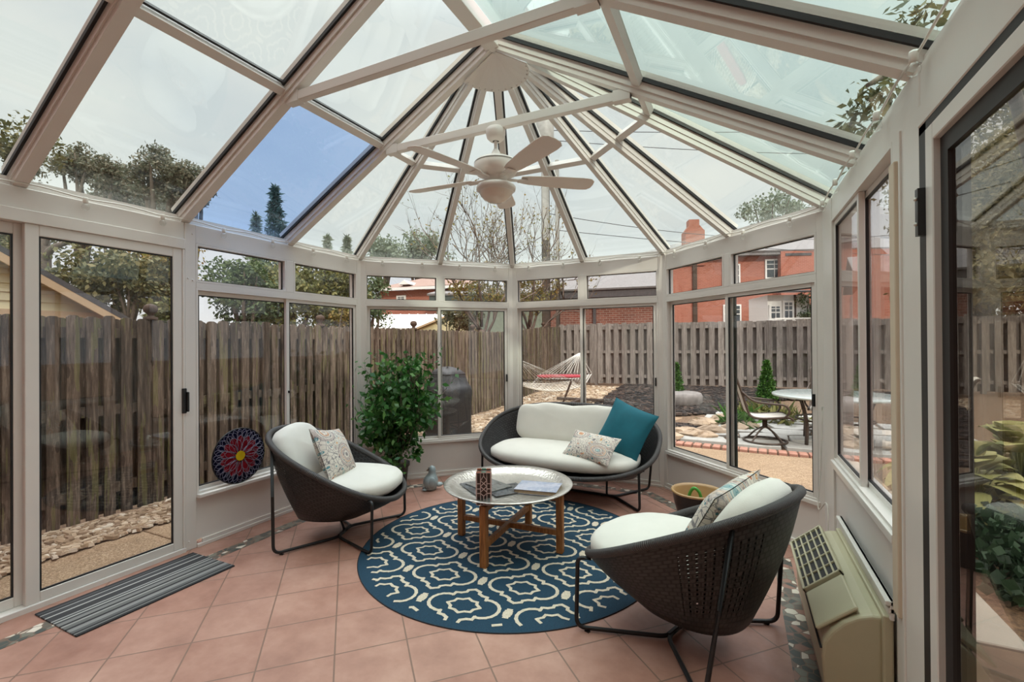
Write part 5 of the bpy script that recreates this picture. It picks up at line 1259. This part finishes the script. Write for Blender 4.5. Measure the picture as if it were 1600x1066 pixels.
def sash_window(t, x, z, w_, h, y=0):
    f = MB().box(x - w_ / 2, x + w_ / 2, y - .06, y + .02, z, z + h).build('window', white_trim, t)
    MB().box(x - w_ / 2 + .09, x + w_ / 2 - .09, y - .07, y - .05, z + .09, z + h / 2 - .03).box(x - w_ / 2 + .09, x + w_ / 2 - .09, y - .07, y - .05, z + h / 2 + .03, z + h - .09).build('window_pane', dark_pane, f)
    m = MB().box(x - .015, x + .015, y - .085, y - .06, z + h / 2, z + h - .08).box(x - w_ / 2 + .08, x + w_ / 2 - .08, y - .085, y - .06, z + h * .72, z + h * .72 + .03).box(x - .015, x + .015, y - .085, y - .06, z + .08, z + h / 2); m.build('glazing_bars', white_trim, f)
    MB().box(x - w_ / 2 - .06, x + w_ / 2 + .06, y - .1, y + .02, z - .09, z).build('window_sill', white_trim, f)
# large red brick house at the right
D0, D1 = 28, 27.0
c0 = P(1052, 533, D0); c1 = P(1330, 533, D1); d = c1 - c0; Lh = d.length; ang = math.atan2(d.y, d.x)
t = thing('brick_house', 'large two storey red brick house with white sash windows behind the back fence', 'house', (c0.x, c0.y, 0), ang)
def hx(px):      # along the front wall
    r_ = FW * F_PX + RT * (px - 800); n = Vector((-math.sin(ang), math.cos(ang), 0)); s_ = (c0 - CAM).dot(n) / r_.dot(n); q = CAM + r_ * s_ - c0; return q.dot(Vector((math.cos(ang), math.sin(ang), 0)))
def hz_(px, py):
    r_ = FW * F_PX + RT * (px - 800) - UP * (py - 533); n = Vector((-math.sin(ang), math.cos(ang), 0)); return (CAM + r_ * ((c0 - CAM).dot(n) / r_.dot(n))).z
ze = hz_(1180, 400); 
MB().box(-1.8, Lh + 3, 0, 9, -.2, ze).build('wall', brick_red, t)
MB().box(hx(1215), Lh + 3, -.5, 0, -.2, ze + .15).build('bay', brick_red, t)
MB().box(-2, Lh + 3.2, -.45, .1, ze - .02, ze + .2).build('gutter', shingle, t)
MB().slab([(-2.1, -.5, ze + .15), (Lh + 3.3, -.5, ze + .15), (Lh + 3.3, 4.5, ze + 2.0), (2.5, 4.5, ze + 2.0)], .08).build('roof', shingle, t)
cx = hx(1087); MB().box(cx - .55, cx + .55, -.1, .9, ze - .5, hz_(1089, 360)).prism([(cx - .55, hz_(1089, 360)), (cx + .55, hz_(1089, 360)), (cx + .3, hz_(1089, 352)), (cx - .3, hz_(1089, 352))], .0, .8, 1).box(cx - .3, cx + .3, .1, .7, hz_(1089, 352), hz_(1089, 342)).build('chimney', brick_red, t)
for px, py, hpx in ((1143, 449, 36), (1210, 436, 31), (1144, 506, 30)):
    w_ = abs(hx(px + 14) - hx(px - 14)); sash_window(t, hx(px), hz_(px, py), w_, hz_(px, py - hpx) - hz_(px, py), -.02 if px < 1205 else -.02)
MB().box(hx(1086) - .12, hx(1086) + .12, -.12, .02, 0, ze).build('downpipe', dark_wood, t)
MB().box(hx(1222), hx(1262), -.53, -.5, hz_(1240, 402), hz_(1240, 398)).build('brick_vent', shingle_dark, t)
# white porch bay in front of the house
p0 = P(1200, 533, 22)
t = thing('white_porch', 'white panelled porch bay with a railing beside the brick house', 'porch', (p0.x, p0.y, 0), ang)
w_ = 22 / F_PX; zp = lambda py: 1.409 - (py - 533) * w_
MB().box(0, 1.85, 0, 2.2, -.2, zp(461)).build('wall', white_trim, t)
MB().slab([(-.3, -.5, zp(459)), (2.1, -.5, zp(459)), (2.1, 2.3, zp(448)), (-.3, 2.3, zp(448))], .08).build('roof', shingle_dark, t)
sash_window(t, .32, zp(500), .55, zp(476) - zp(500), -.02); sash_window(t, .90, zp(500), .5, zp(470) - zp(500), -.02)
MB().box(1.17, 1.25, -.06, 0, -.2, zp(461)).build('downpipe', dark_wood, t)
m = MB().box(-.1, 2.4, -.95, -.9, zp(500), zp(500) + .06)
for k in range(18): m.box(-.1 + .14 * k, -.06 + .14 * k, -.94, -.91, zp(520), zp(500))
m.build('railing', white_trim, t)
# middle distance: red house, white roofed shed, yellow gable
c0 = P(594, 533, 26); c1 = P(690, 533, 25); d = c1 - c0; ang2 = math.atan2(d.y, d.x); L2 = d.length
t = thing('brick_house', 'red brick house with brown roof seen past the corner post above the left fence', 'house', (c0.x, c0.y, 0), ang2)
s_ = 25.5 / F_PX; zz2 = lambda py: 1.409 - (py - 533) * s_
MB().box(0, L2 + 1.5, 0, 6, -.2, zz2(449)).build('wall', brick_red, t)
MB().slab([(-.3, -.4, zz2(449.5)), (L2 + 1.8, -.4, zz2(447)), (L2 + 1.8, 3, zz2(421)), (1.2, 3, zz2(421))], .1).build('roof', plain('brown_shingle', lin(150, 124, 112), .9, 0, .1, 10), t)
MB().box(-.3, L2 + 1.8, -.45, -.38, zz2(450), zz2(446)).build('gutter', white_trim, t); sash_window(t, 1.35, zz2(475), .56, zz2(457) - zz2(475), -.02)
MB().prism([(1.3, zz2(441)), (2.0, zz2(441)), (1.65, zz2(434))], -.3, 1.2, 1).build('dormer', white_trim, t)
c0 = P(580, 533, 19); t = thing('white_roofed_shed', 'white metal roofed shed behind the left fence near the corner post', 'shed', (c0.x, c0.y, 0), .45)
s_ = 19 / F_PX; zz3 = lambda py: 1.409 - (py - 533) * s_
MB().box(0, 3.1, .2, 3, -.2, zz3(510)).build('wall', siding, t)
MB().slab([(-.3, -.2, zz3(511)), (3.2, -.2, zz3(511)), (3.2, 2.6, zz3(483)), (-.3, 2.6, zz3(483))], .06).build('roof', white_roof, t)
for k in range(9): MB().beam((-.2 + .4 * k, -.2, zz3(511) + .06), (-.2 + .4 * k, 2.6, zz3(483) + .06), .03, .03).build('roof_seam', white_roof, t)
c0 = P(690, 533, 16.5); t = thing('small_shed', 'cream gabled shed with tan trim just behind the left fence', 'shed', (c0.x, c0.y, 0), .45)
s_ = 16.5 / F_PX; zz4 = lambda py: 1.409 - (py - 533) * s_
MB().prism([(-1.0, -.2), (1.2, -.2), (1.2, zz4(510)), (.3, zz4(491)), (-1.0, zz4(514))], 0, 2, 1).build('wall', siding, t)
for a_, b_ in (((-1.1, zz4(515)), (.3, zz4(490))), ((.3, zz4(490)), (1.3, zz4(511)))): MB().slab([(a_[0], -.15, a_[1]), (b_[0], -.15, b_[1]), (b_[0], 2.1, b_[1]), (a_[0], 2.1, a_[1])], .06).build('roof', tan_trim, t)
c0 = P(770, 533, 24); t = thing('dark_roofed_house', 'house with a grey roof and dark eaves behind the twiggy tree', 'house', (c0.x, c0.y, 0), .43)
s_ = 24 / F_PX; zz5 = lambda py: 1.409 - (py - 533) * s_
MB().box(-2.9, 2.6, 0, 5, -.2, zz5(468)).build('wall', plain('olive_wall', lin(120, 128, 112), .8), t); MB().box(-3.2, 2.9, -.4, 0, zz5(468), zz5(458)).build('fascia', plain('dark_green_fascia', lin(58, 66, 62), .7), t)
MB().slab([(-3.3, -.45, zz5(459)), (3, -.45, zz5(459)), (2.2, 3, zz5(434)), (-2.2, 3, zz5(434))], .1).build('roof', shingle, t)
# ---- utility pole with transformer and wires
b = gb(854, 16.5); t = thing('utility_pole', 'grey utility pole with a transformer can behind the back fence', 'pole', b)
s_ = 16.5 / F_PX; zp = lambda py: 1.409 - (py - 533) * s_ + .2
MB().tube([(0, 0, -.2), (0, 0, zp(160))], [.17, .15], 14).build('pole', pole_m, t)
MB().tube([(.42, .05, 0), (.42, .05, zp(250))], .075, 10).build('conduit', pole_m, t)
tr_ = MB().lathe([(.001, zp(228)), (.3, zp(228)), (.32, zp(226)), (.32, zp(190)), (.28, zp(184)), (.001, zp(182))], 24).build('transformer', plain('transformer_grey', lin(176, 172, 168), .5), t); tr_.location = (.15, -.42, 0)
MB().box(-1.2, 1.2, -.06, .06, zp(175), zp(170)).build('cross_arm', dark_wood, t)
top = Vector(b)
def wire(lb, a, c, sag):
    a = Vector(a); c = Vector(c); pts = [a.lerp(c, u) - Vector((0, 0, sag * 4 * u * (1 - u))) for u in np.linspace(0, 1, 17)]
    tag(MB().tube(pts, .014, 5).build('power_line', wire_m), lb, 'cable', 'overhead wires')
wire('overhead wire crossing low above the far right eave towards the brick house', (top.x, top.y, zp(355) - .2), P(1700, 400, 24), .4)
wire('overhead wire from the pole to the chimney of the brick house', (top.x, top.y, zp(330) - .2), P(1500, 350, 26), .9)
wire('upper overhead wire seen through the right roof slope', (top.x, top.y, zp(215) - .2), P(1700, 225, 22), .5)
wire('highest overhead wire seen through the right roof slope', (top.x, top.y, zp(200) - .2), P(1700, 175, 22), .4)
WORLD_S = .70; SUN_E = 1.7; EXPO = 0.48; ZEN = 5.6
# ================================================================ light, sky and camera
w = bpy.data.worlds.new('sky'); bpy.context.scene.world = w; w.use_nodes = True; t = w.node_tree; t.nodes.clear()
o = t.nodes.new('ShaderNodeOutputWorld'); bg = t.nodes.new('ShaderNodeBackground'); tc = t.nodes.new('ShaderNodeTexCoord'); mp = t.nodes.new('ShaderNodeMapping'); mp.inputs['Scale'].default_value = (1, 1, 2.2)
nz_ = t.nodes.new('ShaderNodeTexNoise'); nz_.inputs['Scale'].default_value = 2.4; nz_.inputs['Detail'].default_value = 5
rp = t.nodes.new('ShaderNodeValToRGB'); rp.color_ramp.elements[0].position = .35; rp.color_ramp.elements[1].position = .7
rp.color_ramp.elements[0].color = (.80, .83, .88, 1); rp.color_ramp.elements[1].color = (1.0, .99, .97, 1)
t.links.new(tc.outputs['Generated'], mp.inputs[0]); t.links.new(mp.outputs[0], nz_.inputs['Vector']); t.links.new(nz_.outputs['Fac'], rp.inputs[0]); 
sx = t.nodes.new('ShaderNodeSeparateXYZ'); t.links.new(tc.outputs['Generated'], sx.inputs[0])
# overcast sky: zenith boosted, mostly out of view, to brighten the room
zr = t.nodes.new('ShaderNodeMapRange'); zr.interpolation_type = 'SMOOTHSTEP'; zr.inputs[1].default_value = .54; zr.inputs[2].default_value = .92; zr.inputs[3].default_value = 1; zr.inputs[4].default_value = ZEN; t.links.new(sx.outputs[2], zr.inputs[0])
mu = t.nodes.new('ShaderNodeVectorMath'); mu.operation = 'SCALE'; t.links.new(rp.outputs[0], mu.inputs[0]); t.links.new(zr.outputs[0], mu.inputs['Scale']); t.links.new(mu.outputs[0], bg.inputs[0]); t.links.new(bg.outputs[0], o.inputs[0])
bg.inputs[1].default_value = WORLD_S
sl = bpy.data.lights.new('sun', 'SUN'); sl.energy = SUN_E; sl.angle = R(3); sl.color = (1, .93, .82)
so = bpy.data.objects.new('sun', sl); C.objects.link(so); so.rotation_euler = Vector((-.66, .62, -.56)).to_track_quat('-Z', 'Y').to_euler()
cd = bpy.data.cameras.new('camera'); cd.sensor_fit = 'HORIZONTAL'; cd.sensor_width = 36; cd.lens = F_PX / 1600 * 36; cd.clip_start = .02; cd.clip_end = 400
co = bpy.data.objects.new('camera', cd); C.objects.link(co)
co.matrix_world = Matrix(((RT.x, UP.x, -FW.x, CAM.x), (RT.y, UP.y, -FW.y, CAM.y), (RT.z, UP.z, -FW.z, CAM.z), (0, 0, 0, 1)))
sc = bpy.context.scene; sc.camera = co
sc.view_settings.view_transform = 'Standard'; sc.view_settings.look = 'None'; sc.view_settings.gamma = 1; sc.view_settings.use_curve_mapping = False; sc.view_settings.exposure = EXPO
sc.cycles.transparent_max_bounces = 48; sc.cycles.max_bounces = 8; sc.cycles.diffuse_bounces = 4; sc.cycles.glossy_bounces = 4
sc.cycles.caustics_reflective = False; sc.cycles.caustics_refractive = False
